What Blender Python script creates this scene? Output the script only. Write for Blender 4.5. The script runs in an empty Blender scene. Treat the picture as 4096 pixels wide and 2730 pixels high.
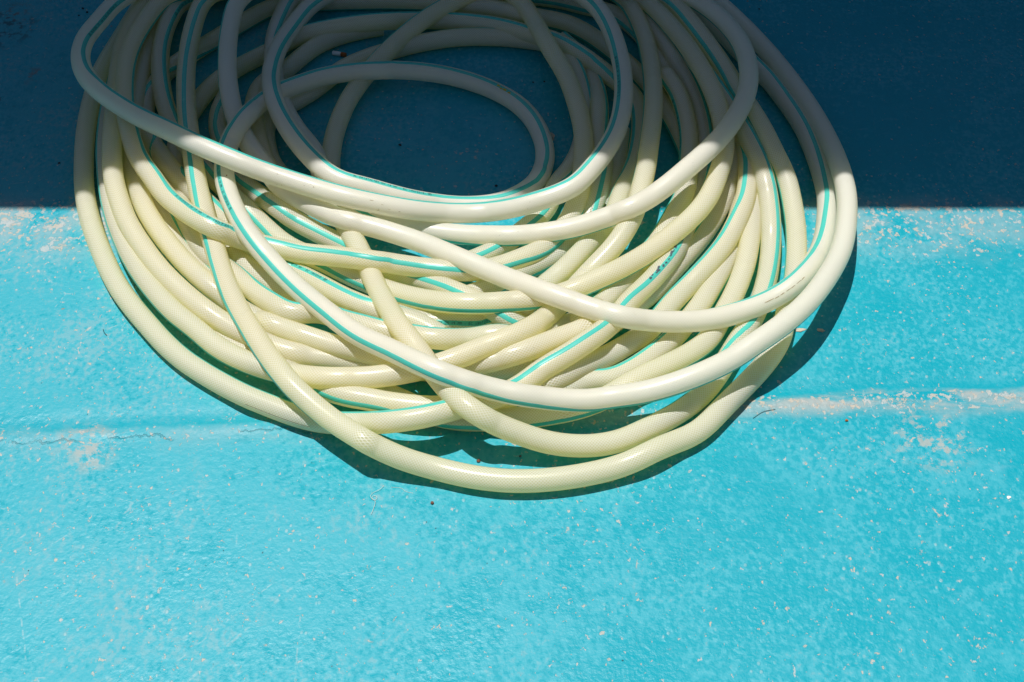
import bpy, bmesh, math, random
from mathutils import Vector, noise
random.seed(7)
C = bpy.context.scene.collection
R = math.radians
scene = bpy.context.scene

# ---------------------------------------------------------------- camera, sky, sun
cam_d = bpy.data.cameras.new('camera'); cam = bpy.data.objects.new('camera', cam_d); C.objects.link(cam)
cam_d.lens = 50; cam_d.sensor_width = 36; cam_d.clip_start = 0.02; cam_d.clip_end = 200
cam.location = (0, 0, 1.27); cam.rotation_euler = (R(90 - 48), 0, 0)
scene.camera = cam
SUN_EL, SUN_AZ = R(79), R(-50)        # azimuth measured from +Y (behind the coil) towards +X
w = bpy.data.worlds.new('World'); scene.world = w; w.use_nodes = True
nt = w.node_tree; nt.nodes.clear()
sky = nt.nodes.new('ShaderNodeTexSky'); sky.sky_type = 'NISHITA'; sky.sun_disc = False
sky.air_density = 1.0; sky.dust_density = 1.5; sky.ozone_density = 1.0; sky.sun_elevation = SUN_EL; sky.sun_rotation = SUN_AZ
bg = nt.nodes.new('ShaderNodeBackground'); bg.inputs[1].default_value = 0.043
out = nt.nodes.new('ShaderNodeOutputWorld')
nt.links.new(sky.outputs[0], bg.inputs[0]); nt.links.new(bg.outputs[0], out.inputs[0])
sd = bpy.data.lights.new('sun', 'SUN'); sd.energy = 4.5; sd.angle = R(0.5); sd.color = (1.0, 0.955, 0.90)
sun = bpy.data.objects.new('sun', sd); C.objects.link(sun)
sv = Vector((math.sin(SUN_AZ) * math.cos(SUN_EL), math.cos(SUN_AZ) * math.cos(SUN_EL), math.sin(SUN_EL)))
sun.rotation_euler = sv.to_track_quat('Z', 'Y').to_euler(); sun.location = sv * 5
scene.view_settings.view_transform = 'Standard'; scene.view_settings.look = 'None'
scene.view_settings.exposure = 0.12; scene.view_settings.gamma = 1.0
scene.cycles.max_bounces = 20; scene.cycles.diffuse_bounces = 12; scene.cycles.transmission_bounces = 14
scene.cycles.glossy_bounces = 4

# ---------------------------------------------------------------- helpers
def tag(o, label=None, cat=None, group=None, kind=None):
    if label: o['label'] = label
    if cat: o['category'] = cat
    if group: o['group'] = group
    if kind: o['kind'] = kind
    return o

def obj(name, verts, faces, mat, parent=None, smooth=True, uvs=None):
    me = bpy.data.meshes.new(name); me.from_pydata(verts, [], faces)
    if uvs is not None:
        lay = me.uv_layers.new(name='UVMap'); fl = []
        for f in uvs:
            for c in f: fl.extend(c)
        lay.data.foreach_set('uv', fl)
    if smooth: me.polygons.foreach_set('use_smooth', [True] * len(me.polygons))
    me.materials.append(mat); me.update()
    o = bpy.data.objects.new(name, me); C.objects.link(o)
    if parent: o.parent = parent
    return o

def empty(name, loc):
    o = bpy.data.objects.new(name, None); C.objects.link(o); o.location = loc; o.empty_display_size = 0.05
    return o

class NB:
    """small node-building helper"""
    def __init__(s, name):
        s.m = bpy.data.materials.new(name); s.m.use_nodes = True; s.t = s.m.node_tree; s.t.nodes.clear()
        s.out = s.n('ShaderNodeOutputMaterial')
    def n(s, k, **kw):
        x = s.t.nodes.new(k)
        for a, v in kw.items(): setattr(x, a, v)
        return x
    def put(s, sock, v):
        if isinstance(v, bpy.types.NodeSocket): s.t.links.new(v, sock)
        elif v is not None: sock.default_value = v
    def math(s, op, a, b=None, c=None, clamp=False):
        x = s.n('ShaderNodeMath', operation=op, use_clamp=clamp); s.put(x.inputs[0], a); s.put(x.inputs[1], b)
        if c is not None: s.put(x.inputs[2], c)
        return x.outputs[0]
    def noise(s, vec, scale, detail=4, rough=0.55, dist=0.0):
        x = s.n('ShaderNodeTexNoise'); s.put(x.inputs['Vector'], vec); x.inputs['Scale'].default_value = scale
        x.inputs['Detail'].default_value = detail; x.inputs['Roughness'].default_value = rough; x.inputs['Distortion'].default_value = dist
        return x.outputs[0]
    def vor(s, vec, scale, feature='F1', out=0, rnd=1.0):
        x = s.n('ShaderNodeTexVoronoi', feature=feature); s.put(x.inputs['Vector'], vec); x.inputs['Scale'].default_value = scale
        x.inputs['Randomness'].default_value = rnd
        return x.outputs[out]
    def ramp(s, v, a, b, lo=0.0, hi=1.0):
        x = s.n('ShaderNodeMapRange', interpolation_type='SMOOTHSTEP'); s.put(x.inputs[0], v)
        x.inputs[1].default_value = a; x.inputs[2].default_value = b; x.inputs[3].default_value = lo; x.inputs[4].default_value = hi
        return x.outputs[0]
    def mix(s, f, a, b):
        x = s.n('ShaderNodeMix', data_type='RGBA'); s.put(x.inputs[0], f); s.put(x.inputs[6], a); s.put(x.inputs[7], b)
        return x.outputs[2]
    def bump(s, h, strength, dist, normal=None):
        x = s.n('ShaderNodeBump'); x.inputs['Strength'].default_value = strength; x.inputs['Distance'].default_value = dist
        s.put(x.inputs['Height'], h)
        if normal is not None: s.put(x.inputs['Normal'], normal)
        return x.outputs[0]
    def scale(s, vec, v):
        x = s.n('ShaderNodeMapping'); s.put(x.inputs[0], vec); x.inputs['Scale'].default_value = v
        return x.outputs[0]
    def pbsdf(s, col, rough, spec=0.5, normal=None):
        x = s.n('ShaderNodeBsdfPrincipled'); s.put(x.inputs['Base Color'], col); s.put(x.inputs['Roughness'], rough)
        s.put(x.inputs['Specular IOR Level'], spec); s.put(x.inputs['Normal'], normal)
        return x.outputs[0]
    def done(s, sh): s.t.links.new(sh, s.out.inputs[0]); return s.m

MAT = {}
def hose_material(name, scuff):
    b = NB(name)
    uv = b.n('ShaderNodeUVMap'); uv.uv_map = 'UVMap'
    sep = b.n('ShaderNodeSeparateXYZ'); b.put(sep.inputs[0], uv.outputs[0])
    u = b.math('MULTIPLY', sep.outputs[0], 22.0); v = b.math('DIVIDE', sep.outputs[1], 0.0037)
    co = b.n('ShaderNodeTexCoord').outputs['Object']
    def thread(x):
        d = b.math('ABSOLUTE', b.math('SUBTRACT', b.math('FRACT', x), 0.5))
        return b.ramp(d, 0.10, 0.20, 1.0, 0.0)
    t = b.math('MAXIMUM', thread(b.math('ADD', u, v)), thread(b.math('SUBTRACT', u, v)))
    # a few axial threads
    ax = b.ramp(b.math('ABSOLUTE', b.math('SUBTRACT', b.math('FRACT', b.math('MULTIPLY', sep.outputs[0], 5.0)), 0.5)), 0.006, 0.014, 1.0, 0.0)
    t = b.math('MAXIMUM', t, b.math('MULTIPLY', ax, 0.8))
    t = b.math('MULTIPLY', t, 0.7 if scuff else 1.0)
    cloud = b.noise(co, 22, 3)
    gap = (0.60, 0.61, 0.60, 1) if not scuff else (0.83, 0.83, 0.815, 1)
    thr = (0.98, 0.98, 0.97, 1) if not scuff else (0.93, 0.925, 0.91, 1)
    col = b.mix(t, gap, thr)
    grime = b.ramp(b.noise(co, 75, 6, 0.65), 0.62, 0.78, 0.0, 0.35 if scuff else 0.22)
    col = b.mix(b.math('MULTIPLY', grime, b.ramp(cloud, 0.4, 0.65)), col, (0.36, 0.32, 0.22, 1))
    specks = b.ramp(b.vor(co, 130), 0.045, 0.075, 1.0, 0.0)
    specks = b.math('MULTIPLY', specks, b.ramp(b.noise(co, 9, 2), 0.55, 0.62))
    col = b.mix(b.math('MULTIPLY', specks, 0.7), col, (0.12, 0.08, 0.05, 1))
    nrm = b.bump(t, 0.25, 0.0004, b.bump(b.noise(co, 160, 3), 0.12, 0.001))
    diff = b.pbsdf(col, b.ramp(cloud, 0.3, 0.7, 0.34, 0.5) if scuff else b.ramp(cloud, 0.3, 0.7, 0.26, 0.4), 0.3, nrm)
    pb = diff.node; pb.inputs['Coat Weight'].default_value = 0.8; pb.inputs['Coat Roughness'].default_value = 0.30
    pb.inputs['Coat Tint'].default_value = ((0.99, 0.98, 0.93, 1) if scuff else (0.99, 0.97, 0.88, 1))
    tr = b.n('ShaderNodeBsdfTranslucent'); b.put(tr.inputs[0], (1.0, 0.93, 0.46, 1) if not scuff else (1.0, 0.955, 0.70, 1))
    mx = b.n('ShaderNodeMixShader')
    b.put(mx.inputs[0], b.ramp(t, 0.0, 1.0, 0.66, 0.36) if not scuff else b.ramp(t, 0.0, 1.0, 0.46, 0.36))
    b.put(mx.inputs[1], diff); b.put(mx.inputs[2], tr.outputs[0])
    return b.done(mx.outputs[0])
MAT['hose'] = hose_material('translucent braided pvc', False)
MAT['hose_scuffed'] = hose_material('milky scuffed pvc', True)

b = NB('turquoise stripe')
co = b.n('ShaderNodeTexCoord').outputs['Object']
wear = b.ramp(b.noise(b.scale(co, (1, 1, 1)), 130, 6, 0.7), 0.58, 0.75, 0.0, 0.35)
col = b.mix(wear, (0.085, 0.56, 0.49, 1), (0.36, 0.72, 0.67, 1))
dirt = b.ramp(b.noise(co, 190, 4, 0.6), 0.68, 0.74, 0.0, 0.55)
col = b.mix(dirt, col, (0.02, 0.16, 0.15, 1))
d = b.pbsdf(col, 0.34, 0.45, b.bump(b.noise(co, 200, 3), 0.12, 0.001))
tr = b.n('ShaderNodeBsdfTranslucent'); b.put(tr.inputs[0], (0.08, 0.62, 0.42, 1))
mx = b.n('ShaderNodeMixShader'); mx.inputs[0].default_value = 0.18; b.put(mx.inputs[1], d); b.put(mx.inputs[2], tr.outputs[0])
MAT['stripe'] = b.done(mx.outputs[0])

def plain(name, col, rough=0.6, var=0.0, scale=200):
    b = NB(name); co = b.n('ShaderNodeTexCoord').outputs['Object']
    c2 = tuple(x * 0.55 for x in col[:3]) + (1,)
    c = b.mix(b.ramp(b.noise(co, scale, 4), 0.35, 0.7, 0.0, var), col, c2)
    return b.done(b.pbsdf(c, rough, 0.3, b.bump(b.noise(co, scale * 2, 3), 0.3, 0.001)))
MAT['print'] = plain('dark teal print', (0.012, 0.075, 0.085, 1), 0.5)
MAT['grime'] = plain('dark flaking grime', (0.07, 0.11, 0.13, 1), 0.7, 0.6)
MAT['yellow'] = plain('yellow paint smear', (0.62, 0.46, 0.02, 1), 0.5, 0.3)
MAT['pebble'] = plain('brown grit', (0.16, 0.075, 0.05, 1), 0.85, 0.8, 500)
MAT['scuff'] = plain('brown scuff', (0.42, 0.33, 0.20, 1), 0.7, 0.3)
MAT['thread'] = plain('pale thread', (0.70, 0.68, 0.60, 1), 0.7)
MAT['darkthread'] = plain('dark fibre', (0.02, 0.03, 0.03, 1), 0.8)
MAT['chip'] = plain('bare primer flake', (0.50, 0.44, 0.36, 1), 0.7, 0.5)
MAT['whitechip'] = plain('white flake', (0.78, 0.78, 0.74, 1), 0.6, 0.2)
MAT['rust'] = plain('rust', (0.42, 0.13, 0.03, 1), 0.8, 0.7)
MAT['bluechip'] = plain('loose blue paint flake', (0.02, 0.16, 0.34, 1), 0.45, 0.2)

# weathered blue deck paint
b = NB('weathered blue deck paint')
co = b.n('ShaderNodeTexCoord').outputs['Object']
sep = b.n('ShaderNodeSeparateXYZ'); b.put(sep.inputs[0], co); X, Y = sep.outputs[0], sep.outputs[1]
warp = b.n('ShaderNodeVectorMath', operation='ADD'); b.put(warp.inputs[0], co)
wn = b.n('ShaderNodeTexNoise'); b.put(wn.inputs[0], co); wn.inputs['Scale'].default_value = 14; wn.inputs['Detail'].default_value = 3
ws = b.n('ShaderNodeVectorMath', operation='SCALE'); b.put(ws.inputs[0], wn.outputs[1]); ws.inputs[3].default_value = 0.035
b.put(warp.inputs[1], ws.outputs[0]); cw = warp.outputs[0]
big = b.noise(co, 3.2, 3, 0.5)
mid = b.noise(cw, 11, 5, 0.6)
blot = b.noise(cw, 95, 5, 0.62)
fine = b.noise(co, 420, 4, 0.6)
lr = b.ramp(X, -0.45, 0.5)                                   # the right side keeps more of its colour
ci = b.scale(co, (1.0, 0.8, 1.0)); mot = b.noise(ci, 170, 3, 0.55); mot2 = b.noise(ci, 75, 3, 0.55)
chalk = b.math('ADD', b.math('MULTIPLY', mid, 0.60), b.math('ADD', b.math('ADD', b.math('MULTIPLY', b.math('MULTIPLY', b.math('SUBTRACT', mot, 0.5), b.ramp(b.noise(co, 5.5, 3, 0.6), 0.38, 0.62, 0.35, 1.5)), 1.0), 0.475), b.math('MULTIPLY', mot2, 0.45)))
chalk = b.math('ADD', chalk, b.math('MULTIPLY', big, 0.45))
chalk = b.math('SUBTRACT', chalk, b.math('MULTIPLY', lr, 0.19))
col = b.mix(b.ramp(chalk, 1.02, 1.20), (0.0005, 0.30, 0.385, 1), (0.034, 0.345, 0.43, 1))
col = b.mix(b.ramp(chalk, 1.24, 1.46, 0.0, 0.55), col, (0.17, 0.365, 0.415, 1))
# brushed streaks
st = b.noise(b.scale(cw, (12, 50, 1)), 1.0, 4, 0.6)
col = b.mix(b.ramp(st, 0.60, 0.78, 0.0, 0.22), col, (0.22, 0.45, 0.55, 1))
# distance from the seam
seam = b.math('SUBTRACT', Y, b.math('MULTIPLY_ADD', X, 0.05741, 1.03149))
sw = b.math('ADD', seam, b.math('MULTIPLY', b.math('SUBTRACT', mid, 0.5), 0.05))
seamband = b.math('MULTIPLY', b.math('MULTIPLY', b.ramp(sw, -0.040, -0.006), b.ramp(sw, -0.004, 0.012, 1.0, 0.0)), b.ramp(X, -0.1, 0.42, 0.5, 1.0))
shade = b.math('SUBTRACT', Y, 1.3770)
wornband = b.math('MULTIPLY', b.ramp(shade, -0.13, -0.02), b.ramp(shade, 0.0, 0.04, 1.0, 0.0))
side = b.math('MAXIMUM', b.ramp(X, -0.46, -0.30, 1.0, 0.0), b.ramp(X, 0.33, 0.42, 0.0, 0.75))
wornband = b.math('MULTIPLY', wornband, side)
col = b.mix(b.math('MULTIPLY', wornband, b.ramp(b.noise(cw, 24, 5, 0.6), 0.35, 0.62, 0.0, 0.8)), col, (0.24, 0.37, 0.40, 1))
# worn to primer
# a rubbed, glossy strip just behind the seam and a scuffed pale strip in front of it
rub = b.math('MULTIPLY', b.ramp(sw, 0.003, 0.008), b.ramp(sw, 0.020, 0.032, 1.0, 0.0))
col = b.mix(b.math('MULTIPLY', rub, 0.55), col, (0.0005, 0.30, 0.385, 1))
scuffed = b.math('MULTIPLY', seamband, b.ramp(b.noise(b.scale(cw, (7, 30, 1)), 1.0, 5, 0.6), 0.40, 0.60))
col = b.mix(b.math('MULTIPLY', scuffed, b.ramp(X, 0.0, 0.4, 0.55, 0.9)), col, b.mix(b.ramp(X, 0.05, 0.4), (0.22, 0.35, 0.38, 1), (0.36, 0.37, 0.355, 1)))
dens = b.math('ADD', b.math('MULTIPLY', big, 0.16), b.math('ADD', b.math('MULTIPLY', seamband, 0.115), b.math('MULTIPLY', wornband, 0.125)))
spots = b.math('ADD', b.noise(ci, 165, 3, 0.55), dens)
spots2 = b.math('ADD', b.noise(cw, 42, 7, 0.66), dens)
worn = b.math('MAXIMUM', b.ramp(spots, 0.735, 0.785), b.ramp(spots2, 0.755, 0.80))
worn = b.math('MULTIPLY', worn, b.ramp(fine, 0.30, 0.50, 0.35, 0.95))
prim = b.mix(b.ramp(b.noise(co, 35, 3), 0.42, 0.6), (0.42, 0.45, 0.45, 1), (0.48, 0.41, 0.33, 1))
col = b.mix(b.math('MULTIPLY', worn, 0.85), col, prim)
# pale specks, rust freckles and dark pits
sp = b.math('MULTIPLY', b.ramp(b.vor(ci, 95), 0.10, 0.22, 1.0, 0.0), b.ramp(b.noise(co, 15, 3), 0.53, 0.64))
col = b.mix(b.math('MULTIPLY', sp, 0.36), col, (0.50, 0.52, 0.50, 1))
ru = b.math('MULTIPLY', b.ramp(b.vor(cw, 31), 0.03, 0.075, 1.0, 0.0), b.ramp(b.noise(co, 12, 2), 0.57, 0.64))
col = b.mix(b.math('MULTIPLY', ru, 0.75), col, (0.30, 0.17, 0.09, 1))
pit = b.math('MULTIPLY', b.ramp(b.vor(cw, 46, out=0), 0.025, 0.055, 1.0, 0.0), b.ramp(b.noise(co, 8, 2), 0.52, 0.60))
col = b.mix(b.math('MULTIPLY', pit, 0.85), col, (0.01, 0.02, 0.025, 1))
# cracks in the paint film
cr = b.n('ShaderNodeTexVoronoi', feature='DISTANCE_TO_EDGE'); b.put(cr.inputs['Vector'], cw); cr.inputs['Scale'].default_value = 26
crack = b.math('MULTIPLY', b.ramp(cr.outputs[0], 0.006, 0.016, 1.0, 0.0), b.ramp(b.math('ADD', b.noise(co, 21, 3), b.math('MULTIPLY', seamband, 0.16)), 0.74, 0.80))
col = b.mix(b.math('MULTIPLY', crack, 0.75), col, (0.02, 0.05, 0.06, 1))
# a ragged hairline split along the seam, mostly at the left
jag = b.math('ADD', b.math('MULTIPLY', b.math('SUBTRACT', b.noise(b.scale(co, (16, 10, 1)), 1.0, 5, 0.7), 0.5), 0.045), 0.010)
split = b.ramp(b.math('ABSOLUTE', b.math('ADD', seam, jag)), 0.0004, 0.0013, 1.0, 0.0)
split = b.math('MULTIPLY', split, b.math('MULTIPLY', b.ramp(b.noise(co, 13, 2), 0.47, 0.53), b.ramp(X, -0.28, 0.05, 1.0, 0.25)))
col = b.mix(b.math('MULTIPLY', split, 0.25), col, (0.015, 0.05, 0.06, 1))
# two old scars in the shade at the far left
def scar(cx, cy, r, col, colour, thr):
    d = b.n('ShaderNodeVectorMath', operation='DISTANCE'); b.put(d.inputs[0], cw); d.inputs[1].default_value = (cx, cy, 0)
    f = b.math('MULTIPLY', b.ramp(d.outputs[1], r * 0.4, r, 1.0, 0.0), b.ramp(b.noise(co, 60, 6, 0.7), thr, thr + 0.09))
    return b.mix(b.math('MULTIPLY', f, 0.65), col, colour)
col = scar(*(-0.7462, 1.7965), 0.07, col, (0.012, 0.02, 0.025, 1), 0.50)
col = scar(*(-0.6766, 1.6738), 0.03, col, (0.24, 0.13, 0.09, 1), 0.50)
col = scar(*(-0.7321, 1.8358), 0.03, col, (0.26, 0.15, 0.09, 1), 0.47)
col = scar(*(-0.6994, 1.6085), 0.05, col, (0.012, 0.02, 0.025, 1), 0.60)
col = scar(*(-0.4622, 1.0001), 0.05, col, (0.40, 0.36, 0.32, 1), 0.46)
col = scar(*(0.4923, 1.0095), 0.06, col, (0.42, 0.37, 0.32, 1), 0.50)
col = scar(*(0.3659, 1.0945), 0.012, col, (0.42, 0.40, 0.37, 1), 0.35)
# scratches
sc = b.n('ShaderNodeTexVoronoi', feature='DISTANCE_TO_EDGE'); b.put(sc.inputs['Vector'], b.scale(co, (3.0, 5.0, 1))); sc.inputs['Scale'].default_value = 1.7
scr = b.math('MULTIPLY', b.ramp(sc.outputs[0], 0.001, 0.006, 1.0, 0.0), b.ramp(b.noise(co, 90, 3), 0.5, 0.6))
col = b.mix(b.math('MULTIPLY', scr, b.ramp(X, -0.25, 0.0, 0.3, 0.05)), col, (0.45, 0.50, 0.50, 1))
h = b.math('ADD', b.math('MULTIPLY', b.noise(co, 150, 3, 0.5), 0.8), b.math('MULTIPLY', fine, 0.18))
h = b.math('SUBTRACT', h, b.math('MULTIPLY', worn, 0.30)); h = b.math('SUBTRACT', h, b.math('MULTIPLY', b.math('MAXIMUM', crack, split), 0.7)); h = b.math('ADD', h, b.math('MULTIPLY', sp, 0.25))
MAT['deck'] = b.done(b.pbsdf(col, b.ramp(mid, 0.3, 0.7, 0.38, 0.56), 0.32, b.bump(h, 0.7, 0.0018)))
b = NB('blue bulwark paint'); co = b.n('ShaderNodeTexCoord').outputs['Object']
col = b.mix(b.ramp(b.noise(co, 8, 6), 0.4, 0.7), (0.01, 0.20, 0.36, 1), (0.05, 0.26, 0.40, 1))
MAT['bulwark'] = b.done(b.pbsdf(col, 0.5, 0.3, b.bump(b.noise(co, 60, 4), 0.4, 0.003)))


# ---------------------------------------------------------------- deck
SEAM_M, SEAM_B = 0.05741, 1.03149
def deck_z(x, y):
    q = y - (SEAM_M * x + SEAM_B)                     # distance behind the seam
    z = -0.0024 * math.exp(-((q - 0.017) / 0.011) ** 2) + 0.0026 * math.exp(-((q + 0.001) / 0.006) ** 2)
    z *= 0.55 + 0.9 * abs(noise.noise((x * 5.0, 3.1, 0)))
    if q < 0: z += max(q, -0.3) * 0.012
    v = Vector((x, y, 0))
    z += 0.0011 * noise.noise(v * 7) + 0.0002 * noise.noise(v * 38)
    return z - 0.0006
def axis(a, b, lo, hi, fine, coarse):
    out = []; t = a
    while t < b - 1e-6:
        out.append(t)
        d = 0 if lo <= t <= hi else min(abs(t - lo), abs(t - hi))
        t += fine if d == 0 else min(fine + d * 0.35, coarse)
    out.append(b); return out
xs = axis(-4.5, 4.5, -0.66, 0.66, 0.009, 0.4); ys = axis(-4.0, 2.280, 0.74, 1.9, 0.006, 0.4)
V = [(x, y, deck_z(x, y)) for y in ys for x in xs]; nx = len(xs)
F = [(j * nx + i, j * nx + i + 1, (j + 1) * nx + i + 1, (j + 1) * nx + i) for j in range(len(ys) - 1) for i in range(nx - 1)]
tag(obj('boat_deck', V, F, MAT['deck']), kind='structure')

def box(V, F, x0, x1, y0, y1, z0, z1):
    b = len(V)
    V += [(x0, y0, z0), (x1, y0, z0), (x1, y1, z0), (x0, y1, z0), (x0, y0, z1), (x1, y0, z1), (x1, y1, z1), (x0, y1, z1)]
    F += [tuple(b + q for q in f) for f in ((0, 3, 2, 1), (4, 5, 6, 7), (0, 1, 5, 4), (1, 2, 6, 5), (2, 3, 7, 6), (3, 0, 4, 7))]
# the boat's low bulwark beyond the coil and an added, unseen board on posts that throws the broad shade
def part(root, name, dims, mat):
    V, F = [], []; box(V, F, *dims)
    o = obj(name, V, F, mat, root, False); o.location = -root.location
    bv = o.modifiers.new('b', 'BEVEL'); bv.width = 0.004; bv.segments = 2
bw = empty('bulwark', (0, 2.280, 0)); tag(bw, 'low blue boat bulwark at the far edge of the deck beyond the coil', 'bulwark')
part(bw, 'plating', (-4.5, 4.5, 2.280, 2.280 + 0.03, -0.3, 0.30), MAT['bulwark'])
part(bw, 'cap_rail', (-4.5, 4.5, 2.280 - 0.03, 2.280 + 0.06, 0.3025, 0.34), MAT['bulwark'])
blocker = empty('sun_blocker', (0, 1.5457, 1.350)); tag(blocker, 'unseen board added over the far deck to shade the top of the coil', 'sun_blocker')
part(blocker, 'blocker_board', (-4.5, 4.5, 1.5457, 1.5457 + 0.80, 1.350 - 0.03, 1.350), MAT['bulwark'])
for x in (-4.3, 4.3):
    part(blocker, 'blocker_post', (x - 0.03, x + 0.03, 1.5457 + 0.35, 1.5457 + 0.41, -0.05, 1.350 - 0.0325), MAT['bulwark'])


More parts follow.
